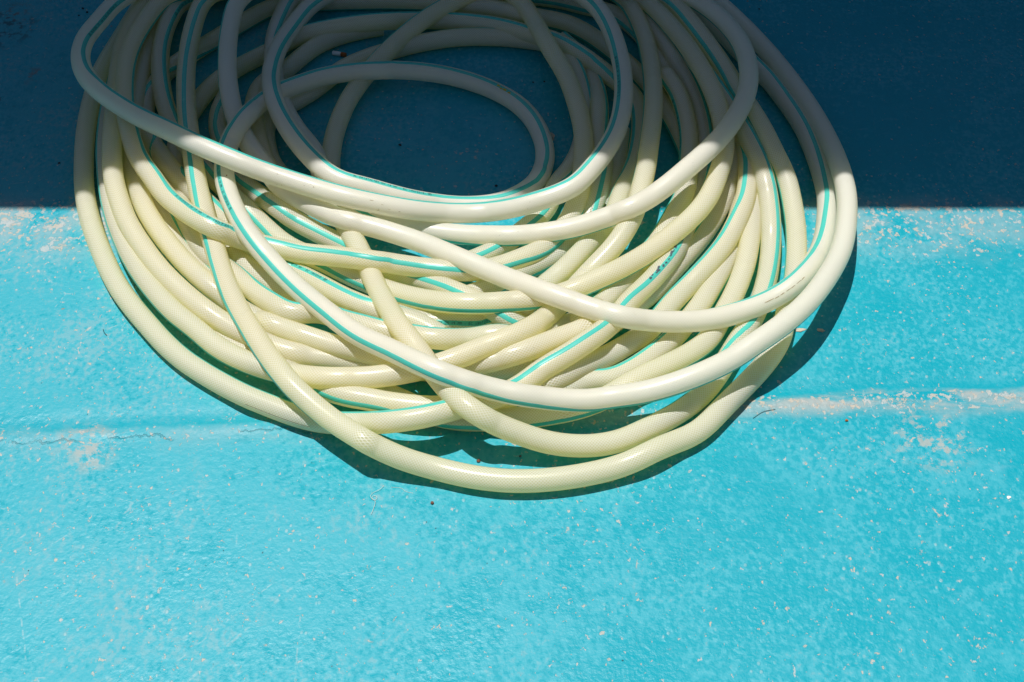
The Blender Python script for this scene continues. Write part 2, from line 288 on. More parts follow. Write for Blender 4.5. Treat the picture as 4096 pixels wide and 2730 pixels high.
# ---------------------------------------------------------------- the hose
RAD = 0.013
def unpack(txt):
    v = [int(q) for q in txt.split()]
    return [(v[i] / 1e4, v[i + 1] / 1e4, v[i + 2] / 1e4, v[i + 3] / 1e3) for i in range(0, len(v), 4)]
DATA = {
'S1': '''-4064 18710 556 -1177 -4190 18645 565 -1176 -4318 18584 571 -1175 -4449 18529 573 -1174 -4582 18480 570 -1172 -4712 18423 570 -1169 -4833 18350 576 -1164 -4957 18280 576 -1159 -5081 18213 570 -1155 -5198 18133 572 -1150 -5310 18045 578 -1146 -5414 17949 587 -1139 -5511 17846 599 -1128 -5597 17734 613 -1109 -5671 17614 629 -1076 -5730 17486 646 -1030 -5774 17353 664 -980 -5807 17216 682 -942 -5835 17078 701 -926 -5856 16939 723 -929 -5877 16801 747 -933 -5899 16662 770 -922 -5918 16523 791 -884 -5931 16383 811 -819 -5934 16243 828 -733 -5926 16102 843 -631 -5908 15961 856 -537 -5879 15823 867 -480 -5839 15687 877 -465 -5787 15555 885 -440 -5724 15428 892 -428 -5650 15308 897 -465 -5564 15194 900 -509 -5470 15088 900 -508 -5369 14989 896 -475 -5262 14896 889 -446 -5154 14804 887 -441 -5046 14711 889 -440 -4937 14621 894 -435 -4825 14533 902 -425 -4712 14448 911 -415 -4602 14360 929 -414 -4490 14274 945 -429 -4378 14188 957 -450 -4265 14103 965 -466 -4149 14020 970 -471 -4030 13943 969 -471 -3908 13872 963 -472 -3782 13807 951 -474 -3653 13750 932 -477 -3523 13700 906 -478 -3392 13658 872 -472 -3260 13627 830 -468 -3127 13601 788 -481 -2993 13566 756 -499 -2858 13530 730 -514 -2724 13490 708 -529 -2590 13447 692 -542 -2456 13400 681 -552 -2325 13347 679 -556 -2194 13293 681 -557 -2058 13257 667 -555 -1920 13234 644 -554 -1781 13219 617 -552 -1643 13209 588 -543 -1505 13207 554 -525 -1368 13212 518 -499 -1234 13230 475 -473 -1102 13257 429 -456 -972 13291 382 -452 -843 13326 337 -476 -704 13344 315 -488 -564 13361 300 -475 -422 13371 301 -441 -284 13364 325 -361 -158 13329 381 -289 -29 13306 434 -277 103 13295 485 -268 237 13298 532 -255 372 13313 574 -231 506 13339 611 -204 637 13382 643 -191 760 13449 668 -213 864 13543 688 -264 951 13655 702 -301 1029 13773 711 -305 1103 13894 717 -304 1172 14018 720 -317 1234 14145 720 -341 1289 14276 717 -371 1338 14409 712 -405 1379 14545 706 -441 1413 14683 698 -470 1442 14821 688 -491 1465 14961 677 -506 1484 15101 665 -520 1500 15242 651 -539 1512 15382 637 -559 1520 15523 622 -580 1525 15665 613 -599 1526 15806 604 -619 1524 15948 597 -635 1518 16090 591 -645 1508 16231 586 -644 1495 16373 583 -636 1478 16514 581 -628 1457 16654 581 -623 1431 16794 583 -625 1399 16932 587 -630 1361 17069 593 -633 1314 17203 600 -629 1258 17332 611 -636 1187 17454 624 -674 1098 17564 642 -739 996 17660 663 -797 886 17746 687 -826 773 17829 711 -886 654 17853 770 -902 535 17928 787 -887 417 18006 789 -918 311 18097 769 -959 209 18187 740 -964 84 18252 731 -959 -44 18315 723 -959 -172 18376 717 -958''',
'S2': '''-240 18667 546 -1003 -373 18709 528 -1005 -507 18749 513 -1004 -642 18784 501 -1006 -780 18813 493 -1010 -919 18825 489 -1016 -1060 18825 486 -1021 -1199 18808 483 -1019 -1335 18773 480 -1013 -1469 18731 472 -1006 -1600 18681 462 -1003 -1732 18639 442 -1033 -1861 18633 398 -1035 -1992 18587 376 -1009 -2123 18539 355 -1007 -2251 18485 338 -1002 -2378 18425 324 -995 -2500 18358 314 -987 -2618 18281 307 -977 -2730 18196 304 -961 -2832 18099 303 -937 -2921 17991 306 -899 -2994 17871 310 -851 -3054 17744 316 -811 -3102 17613 324 -793 -3145 17479 333 -797 -3186 17345 343 -810 -3224 17210 355 -821 -3260 17075 368 -821 -3289 16939 384 -807 -3313 16801 401 -779 -3334 16663 414 -745 -3349 16524 428 -709 -3355 16385 446 -668 -3357 16245 465 -625 -3354 16106 482 -574 -3345 15967 498 -517 -3330 15828 515 -464 -3308 15692 542 -414 -3281 15556 565 -378 -3249 15420 581 -352 -3210 15285 586 -334 -3164 15153 578 -329 -3116 15021 588 -319 -3063 14891 597 -317 -3006 14763 605 -316 -2945 14636 611 -315 -2880 14512 616 -314 -2811 14390 619 -315 -2738 14270 620 -317 -2660 14152 619 -320 -2577 14039 615 -323 -2489 13930 609 -319 -2393 13827 599 -293 -2285 13739 585 -235 -2160 13678 566 -171 -2026 13645 542 -134 -1890 13625 513 -124 -1755 13608 479 -129 -1620 13591 441 -131 -1487 13582 399 -121 -1354 13583 353 -104 -1223 13596 303 -84 -1095 13619 251 -69 -968 13648 199 -98 -831 13656 170 -130 -692 13664 149 -148 -552 13674 138 -129 -413 13692 131 -49 -275 13718 130 59 -142 13762 130 147 -16 13825 130 193 99 13905 130 254 202 14000 130 382 289 14111 130 487 359 14214 162 477 392 14345 130 369 425 14481 130 308 443 14621 130 235 445 14761 130 168 434 14901 130 116 411 15040 130 83 377 15176 130 64 334 15310 130 50 281 15440 130 34 218 15565 130 10 144 15685 130 -16 59 15797 130 -37 -36 15900 130 -42 -141 15994 130 -33 -252 16080 130 -17 -368 16160 130 -7 -488 16232 130 -3 -613 16296 132 0 -745 16344 140 7 -880 16381 152 18 -1017 16403 169 30 -1156 16412 189 39 -1294 16408 213 42 -1431 16390 241 43 -1566 16363 270 33 -1688 16316 310 2 -1797 16249 360 54 -1934 16224 374 108 -2073 16227 362 108 -2210 16241 337 116 -2348 16219 335 116 -2485 16187 334 106 -2618 16141 337 98 -2743 16078 344 97 -2860 16000 354 94 -2971 15916 368 86 -3078 15826 385 81 -3174 15726 408 96 -3274 15628 416 109 -3352 15514 437 106 -3406 15389 471 91 -3439 15262 520 101 -3476 15133 560 89 -3485 15008 622 104 -3509 14878 669 164 -3547 14745 694 209 -3593 14612 697 241 -3641 14482 678 266 -3690 14361 628 318 -3708 14223 616 395 -3715 14083 603 430 -3710 13943 591 445 -3692 13804 582 464 -3663 13666 576 493 -3624 13531 573 513 -3578 13399 571 525 -3527 13268 572 533 -3472 13139 574 538 -3413 13011 576 537 -3358 12885 605 544 -3293 12762 609 548 -3218 12645 593 574 -3137 12531 577 610 -3051 12422 555 636 -2962 12317 528 649 -2873 12209 513 664 -2783 12102 500 687 -2691 11996 492 713 -2598 11891 487 737 -2503 11787 486 760 -2407 11684 489 781 -2312 11582 496 798 -2217 11479 507 810 -2121 11377 517 821 -2025 11274 528 842 -1930 11172 543 876 -1829 11076 556 922 -1724 10984 574 971 -1616 10896 598 1009 -1508 10811 624 1033 -1401 10725 654 1053 -1301 10634 692 1067 -1199 10544 726 1086 -1099 10452 763 1107 -992 10367 790 1125 -872 10294 797 1156 -743 10243 777 1210 -613 10217 734 1255 -480 10184 704 1307 -351 10176 654 1364 -216 10158 621 1403 -79 10139 596 1453 59 10120 578 1509 196 10119 546 1573 330 10129 508 1615 468 10131 483 1659 607 10134 464 1720 747 10137 452 1788 887 10147 446 1856 1026 10170 446 1909 1165 10186 458 1930 1303 10208 461 1943 1442 10231 469 1952 1579 10256 486 1963 1714 10283 513 1973 1848 10315 541 1976 1980 10357 564 1977 2109 10408 581 1978 2236 10469 592 1977 2358 10538 598 1972 2476 10614 601 1963 2592 10692 615 1959 2707 10769 639 1964 2821 10850 657 1977 2933 10933 669 1989 3042 11021 677 1991 3147 11115 680 1986 3247 11214 679 1977 3342 11317 674 1968 3432 11425 666 1953 3517 11537 656 1934 3596 11652 643 1912 3671 11770 628 1890 3742 11890 611 1874 3810 12012 593 1863 3874 12135 573 1854 3937 12260 559 1849 3994 12388 547 1840 4044 12519 541 1825 4088 12652 535 1815 4126 12787 527 1817 4160 12923 517 1828 4191 13060 506 1844 4218 13197 494 1857 4242 13335 480 1858 4261 13473 466 1846 4276 13612 450 1822 4285 13751 433 1792 4292 13891 414 1762 4295 14030 395 1734 4295 14169 375 1709 4293 14308 353 1688 4289 14447 331 1672 4282 14585 309 1657 4271 14724 291 1646 4256 14863 274 1636 4239 15002 259 1627 4220 15140 245 1619 4197 15278 233 1611 4171 15416 222 1602 4142 15553 213 1593 4109 15689 207 1584 4071 15825 204 1578 4032 15960 201 1573 3991 16094 198 1571 3949 16228 194 1570 3907 16362 189 1567 3866 16496 182 1563 3826 16631 169 1559 3781 16763 164 1557 3732 16895 161 1552 3679 17025 159 1547 3623 17154 160 1541 3563 17281 163 1536 3500 17407 169 1531 3433 17530 177 1528 3362 17651 187 1525 3288 17770 201 1519 3209 17885 217 1507 3124 17995 237 1487 3031 18097 260 1458 2929 18190 288 1418 2817 18268 319 1369 2694 18326 355 1319 2565 18363 395 1280 2432 18383 436 1257 2298 18392 478 1173 2198 18345 539 1168 2066 18344 579 1268 1929 18372 596 1285 1792 18401 608 1284 1655 18428 618 1282 1517 18454 625 1282 1379 18482 629 1282 1243 18518 627 1280 1108 18555 622 1278 973 18594 615 1274 841 18640 601 1270 709 18686 587 1271 575 18728 575 1272 441 18769 564 1234 355 18862 514 1153''',
'S5': '''155 18739 594 -243 99 18848 526 -124 -5 18918 485 -36 -112 18998 438 5 -241 19048 413 50 -377 19085 397 64 -513 19120 382 72 -651 19151 372 80 -790 19175 364 87 -931 19190 362 93 -1072 19201 361 97 -1213 19206 363 101 -1354 19202 368 105 -1495 19193 374 108 -1635 19172 384 107 -1770 19133 402 110 -1904 19094 415 126 -2042 19077 410 133 -2174 19028 422 134 -2303 18971 436 140 -2428 18908 451 138 -2539 18825 479 145 -2660 18754 494 163 -2780 18680 510 173 -2899 18606 523 179 -3013 18523 541 183 -3122 18435 561 188 -3226 18342 583 197 -3328 18247 605 211 -3430 18151 624 228 -3531 18053 640 246 -3629 17951 655 268 -3725 17848 665 297 -3820 17743 668 341 -3906 17631 663 427 -3984 17523 626 580 -4016 17386 616 769 -4029 17245 608 891 -4032 17104 601 968 -4031 16963 596 1019 -4026 16821 592 1059 -4019 16680 589 1099 -4008 16539 588 1143 -3994 16398 592 1192 -3977 16258 596 1249 -3959 16118 599 1310 -3939 15978 600 1373 -3917 15838 600 1436 -3892 15698 598 1504 -3865 15560 595 1576 -3834 15422 590 1646 -3800 15285 584 1711 -3762 15149 575 1777 -3719 15014 565 1848 -3671 14882 552 1929 -3616 14752 536 2015 -3554 14626 518 2103 -3485 14505 496 2191 -3410 14387 477 2273 -3330 14271 464 2324 -3252 14153 453 2333 -3181 14031 446 2338 -3112 13907 443 2395 -3036 13788 441 2515 -2945 13681 435 2648 -2839 13587 431 2745 -2729 13499 433 2800 -2611 13423 421 2835 -2494 13344 414 2867 -2377 13265 414 2911 -2259 13188 419 2969 -2142 13112 437 3028 -2010 13060 434 3093 -1874 13038 406 3152 -1738 13002 391 3189 -1603 12962 377 3227 -1471 12912 370 3264 -1341 12856 368 3301 -1214 12793 371 3335 -1092 12722 378 3369 -973 12646 388 3404 -859 12564 403 3446 -753 12475 430 3481 -637 12395 442 3516 -518 12319 448 3559 -398 12244 452 3603 -280 12166 462 3651 -165 12085 478 3699 -52 12003 496 3746 61 11920 519 3798 165 11831 554 3838 280 11751 575 3879 393 11671 598 3925 516 11601 608 3975 644 11540 605 4034 775 11494 584 4094 904 11435 580 4154 1035 11382 578 4223 1156 11313 603 4282 1292 11279 594 4364 1423 11292 547 4477 1546 11324 490 4501 1681 11343 452 4512 1816 11366 417 4562 1952 11392 387 4656 2089 11419 362 4796 2226 11449 343 4958 2362 11485 328 5116 2496 11528 320 5264 2629 11578 315 5419 2759 11632 316 5567 2889 11689 323 5685 3016 11749 334 5742 3140 11815 349 5748 3260 11883 377 5737 3373 11963 407 5711 3472 12062 415 5684 3561 12173 410 5695 3639 12289 394 5742 3707 12410 367 5798 3765 12533 326 5821 3822 12659 300 5848 3874 12789 278 5867 3919 12921 257 5886 3960 13055 237 5908 3994 13191 218 5941 4025 13328 201 5989 4053 13466 186 6050 4078 13605 172 6105 4099 13744 161 6137 4113 13885 150 6144 4119 14026 142 6145 4119 14167 135 6164 4115 14308 130 6202 4106 14450 130 6245 4095 14591 130 6284 4082 14731 130 6314 4065 14872 130 6334 4046 15012 130 6345 4024 15152 130 6348 3996 15291 130 6349 3963 15428 130 6351 3925 15564 130 6359 3883 15700 130 6377 3838 15834 130 6403 3792 15968 130 6434 3744 16101 130 6464 3693 16233 130 6488 3638 16363 130 6506 3576 16490 130 6528 3510 16616 130 6566 3444 16741 130 6614 3381 16867 130 6655 3320 16995 130 6680 3261 17124 130 6694 3203 17252 130 6707 3144 17381 130 6721 3085 17510 130 6735 3027 17639 130 6750 2968 17768 130 6763 2910 17896 130 6770 2849 18024 130 6772 2786 18151 130 6765 2719 18275 130 6743 2642 18394 130 6711 2555 18506 130 6678 2455 18605 133 6656 2343 18691 140 6645 2222 18764 151 6639 2096 18826 165 6637 1963 18873 180 6637 1829 18908 195 6562 1754 18845 253 6622 1631 18912 236 6660 1503 18970 224 6682 1370 19016 221 6701''',
'S7': '''-1869 19131 205 -1125 -1983 19047 215 -1128 -2099 19032 181 -1139 -2225 18966 176 -1123 -2350 18899 171 -1125 -2474 18830 170 -1129 -2598 18762 171 -1136 -2723 18695 176 -1141 -2848 18628 184 -1143 -2970 18556 194 -1140 -3086 18475 207 -1130 -3182 18373 228 -1091 -3258 18255 247 -996 -3314 18126 261 -861 -3352 17989 269 -742 -3382 17851 266 -677 -3413 17713 249 -653 -3433 17573 247 -629 -3448 17432 249 -588 -3457 17290 250 -526 -3458 17148 256 -455 -3454 17007 266 -381 -3446 16865 273 -306 -3435 16724 272 -231 -3421 16584 258 -157 -3399 16444 262 -88 -3374 16305 275 -24 -3344 16166 279 45 -3311 16029 267 124 -3272 15893 259 205 -3230 15757 261 283 -3186 15623 277 360 -3135 15491 283 439 -3075 15364 267 524 -3012 15238 258 604 -2946 15112 258 681 -2876 14989 260 760 -2802 14868 263 830 -2729 14746 268 861 -2662 14621 275 830 -2607 14491 284 738 -2566 14355 295 623 -2532 14218 306 559 -2494 14082 318 579 -2445 13951 340 663 -2384 13826 366 733 -2308 13707 385 751 -2219 13597 391 736 -2112 13509 363 709 -1996 13447 312 689 -1874 13403 263 741 -1744 13349 239 894 -1611 13306 217 1072 -1475 13269 199 1222 -1338 13235 186 1365 -1200 13203 177 1490 -1062 13171 174 1590 -924 13139 176 1678 -785 13108 183 1766 -647 13078 195 1865 -509 13050 211 1967 -371 13022 232 2058 -239 12985 264 2109 -104 12953 292 2110 37 12942 307 2110 175 12924 335 2135 308 12901 375 2141 447 12896 406 2137 586 12901 432 2161 725 12914 458 2205 861 12926 494 2246 996 12942 535 2272 1129 12959 581 2307 1262 12979 629 2419 1380 12970 703 2501 1509 13011 742 2550 1626 13090 750 2633 1737 13176 757 2724 1849 13259 782 2829 1959 13344 813 2930 2062 13438 837 3029 2162 13537 855 3136 2260 13639 868 3238 2355 13744 876 3324 2447 13852 880 3395 2534 13964 879 3459 2616 14080 876 3514 2693 14199 869 3562 2765 14321 860 3605 2832 14445 849 3645 2895 14572 836 3681 2954 14700 821 3712 3011 14830 812 3737 3063 14961 805 3737 3110 15095 800 3730 3149 15232 800 3761 3180 15370 798 3839 3202 15510 795 3942 3216 15651 790 4045 3224 15793 783 4157 3226 15935 774 4269 3221 16076 764 4353 3209 16217 753 4384 3190 16357 739 4352 3165 16496 724 4288 3134 16633 707 4227 3096 16769 692 4192 3047 16902 680 4167 2991 17032 670 4149 2928 17158 661 4131 2858 17282 653 4104 2779 17400 648 4065 2688 17509 646 4021 2584 17604 646 3984 2467 17684 649 3959 2340 17746 660 3945 2211 17805 669 3942 2084 17868 674 3938 1952 17916 690 3929 1817 17957 709 3927 1684 18002 724 3926 1549 18046 736 3921 1414 18087 744 3915 1278 18128 748 3910 1142 18170 744 3904 1006 18210 738 3900 871 18250 730 3892 744 18308 708 3888 611 18356 693 3894 478 18403 680 3895''',
'S10': '''-2565 19410 219 -2047 -2701 19371 221 -2054 -2830 19317 235 -2066 -2956 19255 254 -2068 -3089 19208 263 -2072 -3214 19145 282 -2084 -3337 19077 304 -2097 -3449 18997 333 -2113 -3555 18909 366 -2112 -3665 18824 393 -2103 -3774 18739 418 -2096 -3886 18654 438 -2091 -3996 18567 457 -2088 -4108 18482 473 -2085 -4220 18396 486 -2085 -4332 18310 499 -2085 -4447 18229 506 -2087 -4565 18150 513 -2094 -4679 18067 524 -2099 -4799 17993 529 -2097 -4918 17916 528 -2084 -5029 17829 521 -2049 -5131 17734 500 -1980 -5200 17610 491 -1895 -5251 17478 487 -1832 -5289 17342 485 -1788 -5320 17204 485 -1759 -5347 17065 487 -1735 -5370 16926 488 -1709 -5389 16785 489 -1676 -5402 16644 490 -1634 -5409 16503 490 -1584 -5408 16362 493 -1525 -5400 16220 498 -1465 -5386 16080 503 -1411 -5367 15939 510 -1366 -5346 15800 518 -1330 -5321 15661 529 -1298 -5294 15522 541 -1265 -5265 15384 551 -1230 -5233 15247 560 -1191 -5199 15109 566 -1151 -5162 14973 569 -1109 -5122 14837 569 -1067 -5079 14702 577 -1025 -5033 14569 584 -983 -4984 14436 590 -940 -4932 14304 595 -889 -4876 14175 598 -823 -4812 14048 600 -737 -4740 13927 600 -655 -4661 13809 597 -614 -4581 13692 593 -606 -4504 13574 586 -580 -4426 13456 587 -509 -4341 13343 590 -419 -4248 13236 596 -338 -4151 13134 603 -274 -4049 13035 613 -215 -3954 12935 641 -162 -3848 12843 656 -130 -3730 12766 650 -98 -3604 12714 616 24 -3502 12730 528 185 -3391 12745 451 91 -3257 12725 412 53 -3120 12699 389 56 -2983 12665 379 65 -2845 12634 368 95 -2708 12599 363 157 -2570 12566 364 214 -2432 12538 369 245 -2294 12510 380 267 -2157 12477 394 300 -2024 12437 415 359 -1900 12380 452 400 -1763 12349 461 445 -1623 12343 441 530 -1498 12369 390 563 -1358 12362 366 558 -1218 12354 346 573 -1078 12345 329 590 -938 12330 324 608 -797 12316 320 644 -658 12324 300 703 -518 12336 286 768 -380 12364 275 835 -246 12409 265 902 -115 12461 263 962 15 12518 270 1017 140 12583 273 1116 262 12655 273 1261 373 12743 266 1347 470 12846 258 1348 551 12961 251 1336 625 13082 258 1345 694 13203 277 1343 756 13327 303 1479 807 13455 332 1754 844 13591 337 1800 871 13730 331 1811 892 13869 318 1840 909 14009 306 1888 923 14150 305 1955 935 14291 304 2025 945 14432 304 2086 954 14573 308 2115 960 14714 318 2105 959 14856 326 2081 954 14997 323 2058 943 15138 320 2044 926 15278 327 2042 904 15418 335 2048 881 15557 340 2059 857 15697 340 2068 830 15836 343 2075 798 15973 351 2070 759 16109 361 2052 713 16242 373 2030 662 16374 386 2013 600 16494 422 2022 545 16623 440 2054 497 16756 446 2079 455 16891 442 2096 416 17026 431 2106 378 17162 417 2118 335 17297 415 2128 290 17431 415 2129 242 17564 416 2109 189 17695 415 2062 124 17821 418 1993 47 17939 421 1913 -53 18037 439 1844 -162 18124 457 1807 -267 18219 458 1783 -367 18319 447 1759 -459 18424 425 1724 -534 18537 385 1703 -625 18640 358 1708 -728 18736 337 1699 -833 18828 315 1681 -938 18919 289 1669 -1055 18995 272 1665 -1182 19058 262 1660 -1316 19102 260 1654 -1452 19141 260 1650 -1589 19177 260 1648 -1728 19196 273 1642 -1868 19208 291 1639''',
'R': '''-2660 19053 353 -1003 -2783 18986 369 -999 -2908 18923 383 -995 -3034 18859 397 -994 -3154 18788 417 -997 -3268 18709 440 -998 -3376 18622 466 -992 -3484 18534 491 -979 -3591 18445 512 -967 -3698 18355 531 -956 -3805 18264 548 -944 -3912 18173 562 -933 -4019 18083 574 -927 -4124 17989 588 -924 -4224 17891 604 -909 -4333 17802 606 -872 -4433 17703 596 -794 -4522 17609 547 -634 -4558 17474 531 -456 -4578 17335 518 -367 -4589 17195 505 -317 -4596 17054 495 -279 -4599 16913 486 -243 -4598 16772 479 -210 -4593 16631 474 -178 -4585 16491 471 -148 -4575 16350 470 -119 -4562 16209 470 -90 -4546 16069 471 -62 -4528 15929 474 -35 -4508 15790 479 -7 -4485 15651 485 21 -4461 15512 493 52 -4434 15374 504 84 -4406 15236 515 116 -4377 15098 525 146 -4346 14961 533 173 -4314 14823 541 196 -4281 14686 547 214 -4247 14550 553 227 -4213 14413 556 237 -4180 14276 559 245 -4146 14139 560 252 -4113 14001 559 262 -4079 13865 557 283 -4043 13728 553 318 -4005 13592 546 368 -3963 13458 538 428 -3920 13324 527 487 -3876 13191 514 538 -3831 13058 498 587 -3786 12925 478 640 -3740 12794 456 694 -3693 12663 435 747 -3645 12531 430 792 -3598 12398 422 839 -3549 12266 417 893 -3499 12134 415 953 -3448 12003 422 1017 -3392 11873 423 1086 -3332 11745 415 1160 -3270 11619 419 1226 -3204 11494 424 1282 -3137 11370 434 1326 -3070 11247 449 1363 -3003 11124 464 1399 -2931 11003 465 1443 -2856 10885 458 1493 -2782 10765 467 1545 -2708 10646 484 1593 -2629 10529 493 1642 -2545 10417 492 1705 -2453 10309 482 1789 -2353 10216 451 1891 -2250 10124 428 1984 -2146 10030 414 2063 -2040 9937 404 2143 -1931 9847 399 2279 -1823 9758 405 2477 -1712 9671 412 2671 -1600 9586 418 2892 -1500 9571 347 3108 -1378 9538 293 3174 -1249 9503 247 3254 -1117 9474 206 3351 -983 9450 170 3442 -847 9422 145 3527 -711 9389 132 3624 -575 9352 130 3718 -437 9319 130 3783 -299 9293 130 3812 -159 9274 130 3829 -18 9263 130 3853 123 9261 130 3875 264 9266 130 3897 404 9279 130 3916 544 9297 130 3935 683 9321 130 3953 821 9351 130 3969 958 9386 130 3983 1093 9427 132 3993 1226 9472 142 4000 1356 9519 167 3996 1481 9579 186 3993 1603 9649 188 4025 1721 9724 169 4093 1839 9797 144 4152 1962 9865 134 4195 2078 9944 130 4208 2183 10038 130 4207 2278 10142 130 4227 2369 10250 130 4276 2461 10358 130 4343 2554 10464 130 4408 2647 10570 130 4464 2739 10677 130 4512 2829 10785 130 4554 2916 10896 130 4588 2999 11010 130 4611 3077 11128 130 4618 3147 11251 130 4595 3204 11380 134 4556 3247 11514 143 4540 3284 11649 154 4581 3324 11784 169 4666 3369 11915 193 4740 3414 12047 215 4771 3451 12182 235 4785 3481 12319 253 4802 3506 12456 269 4806 3529 12595 283 4794 3548 12734 295 4776 3563 12874 306 4761 3576 13014 315 4745 3584 13155 324 4730 3586 13295 340 4725 3584 13435 359 4728 3578 13574 381 4733 3568 13712 407 4727 3549 13849 437 4699 3519 13983 469 4653 3469 14098 526 4656 3426 14229 558 4708 3392 14365 573 4743 3361 14502 581 4760 3328 14639 589 4776 3291 14775 596 4806 3250 14910 603 4854 3210 15045 603 4906 3170 15180 602 4958 3129 15315 601 5015 3091 15451 596 5076 3055 15587 589 5138 3023 15724 579 5201 2986 15861 578 5258 2947 15996 577 5296 2905 16131 579 5312 2861 16265 581 5313 2815 16398 583 5308 2763 16497 608 5310 2713 16628 612 5321 2669 16762 605 5326 2624 16895 597 5331 2580 17029 585 5337 2537 17163 572 5341 2492 17296 560 5341 2439 17426 552 5326 2379 17554 546 5291 2307 17675 543 5243 2220 17786 543 5193 2123 17888 542 5154 2031 17994 528 5129 1922 18083 527 5115 1808 18167 526 5102 1692 18246 524 5090 1570 18318 525 5079 1445 18383 526 5068 1318 18445 523 5058 1190 18504 517 5050 1061 18562 509 5044 934 18621 497 5039 807 18682 483 5038 681 18742 470 5040 554 18803 457 5040''',
'M1': '''1609 18532 329 -165 1565 18634 271 -88 1538 18642 270 -105 1470 18581 322 47 1336 18626 317 101 1203 18672 309 110 1068 18713 296 114 934 18752 273 125 797 18773 252 159 656 18758 247 188 517 18731 243 212 383 18690 246 231 254 18633 257 241 138 18557 281 239 32 18470 314 272 -95 18409 321 306 -221 18345 328 329 -344 18275 334 353 -461 18196 344 379 -574 18113 354 414 -697 18044 342 446 -820 17980 319 489 -931 17893 312 523 -1044 17809 297 549 -1148 17714 290 579 -1244 17610 287 609 -1331 17499 290 638 -1418 17387 288 663 -1503 17274 282 687 -1591 17165 267 719 -1666 17045 266 759 -1731 16920 274 802 -1796 16794 277 849 -1872 16677 259 893 -1945 16557 242 938 -2015 16436 225 981 -2088 16318 198 1032 -2152 16194 178 1094 -2210 16066 164 1161 -2262 15935 152 1236 -2306 15801 142 1316 -2342 15664 136 1394 -2371 15526 131 1469 -2394 15386 130 1539 -2413 15246 130 1603 -2427 15105 130 1663 -2436 14964 132 1722 -2439 14823 136 1784 -2438 14682 142 1850 -2430 14541 150 1916 -2418 14400 159 1979 -2401 14260 170 2038 -2381 14120 179 2094 -2357 13982 198 2147 -2331 13847 227 2202 -2299 13709 241 2264 -2262 13573 244 2338 -2216 13439 238 2413 -2164 13308 234 2486 -2110 13178 247 2562 -2051 13050 256 2638 -1995 12922 276 2694 -1939 12793 292 2726 -1883 12663 292 2764 -1830 12532 291 2811 -1780 12400 293 2870 -1735 12268 317 2933 -1693 12137 350 2993 -1646 12005 373 3047 -1598 11875 398 3085 -1552 11746 433 3111 -1501 11617 461 3133 -1446 11488 482 3166 -1398 11362 524 3203 -1345 11236 560 3234 -1284 11111 584 3273 -1214 10989 598 3310 -1135 10872 592 3328 -1058 10754 580 3331 -998 10628 604 3343 -932 10504 617 3370 -857 10385 610 3414 -773 10276 581 3459 -692 10160 583 3515 -616 10044 611 3579 -527 9936 627 3632 -416 9851 607 3726 -298 9802 552 3893 -188 9796 467 3977 -62 9773 407 3993 66 9755 350 4043 197 9736 299 4081 330 9720 255 4126 467 9711 217 4214 605 9712 186 4343 744 9721 162 4474 883 9738 144 4592 1021 9765 133 4704 1158 9802 130 4807 1289 9855 130 4903 1414 9921 130 5008 1536 9992 130 5108 1657 10065 130 5189 1776 10141 130 5252 1892 10223 130 5304 2001 10312 130 5344 2104 10409 130 5373 2199 10514 130 5414 2285 10626 130 5480 2364 10744 130 5560 2438 10865 130 5635 2507 10988 130 5716 2575 11112 130 5848 2644 11236 130 6061 2715 11358 130 6307 2790 11478 130 6527 2861 11600 130 6660 2925 11726 130 6730 2981 11856 130 6787 3033 11987 132 6837 3082 12120 139 6863 3125 12254 149 6869 3164 12390 162 6870 3196 12527 179 6881 3223 12664 199 6899 3245 12802 222 6918 3263 12939 247 6926 3274 13072 291 6931 3284 13212 310 6934 3290 13352 329 6940 3290 13491 356 6945 3286 13629 386 6931 3269 13751 442 6908 3253 13888 472 6888 3237 14028 483 6855 3212 14167 496 6825 3181 14304 510 6800 3146 14441 523 6781 3108 14576 534 6769 3068 14712 542 6760 3028 14847 547 6754 2990 14984 545 6750 2950 15119 544 6748 2909 15255 542 6746 2867 15390 539 6742 2825 15525 535 6738 2782 15660 529 6734 2740 15794 521 6732 2697 15929 511 6731 2653 16063 501 6732 2610 16197 490 6734 2568 16331 478 6734 2526 16466 464 6733 2483 16600 450 6729 2440 16734 437 6723 2395 16868 425 6717 2347 17000 417 6712 2297 17132 409 6707 2248 17265 399 6699 2199 17397 387 6682 2149 17529 372 6656 2096 17659 355 6619 2040 17787 335 6577 1984 17914 308 6531 1926 18039 277 6495 1856 18159 250 6468 1780 18275 224 6435 1705 18390 192 6397 1634 18506 152 6386 1539 18602 130 6399 1415 18671 130 6392 1289 18734 130 6386 1161 18796 130 6376 1029 18813 161 6348''',
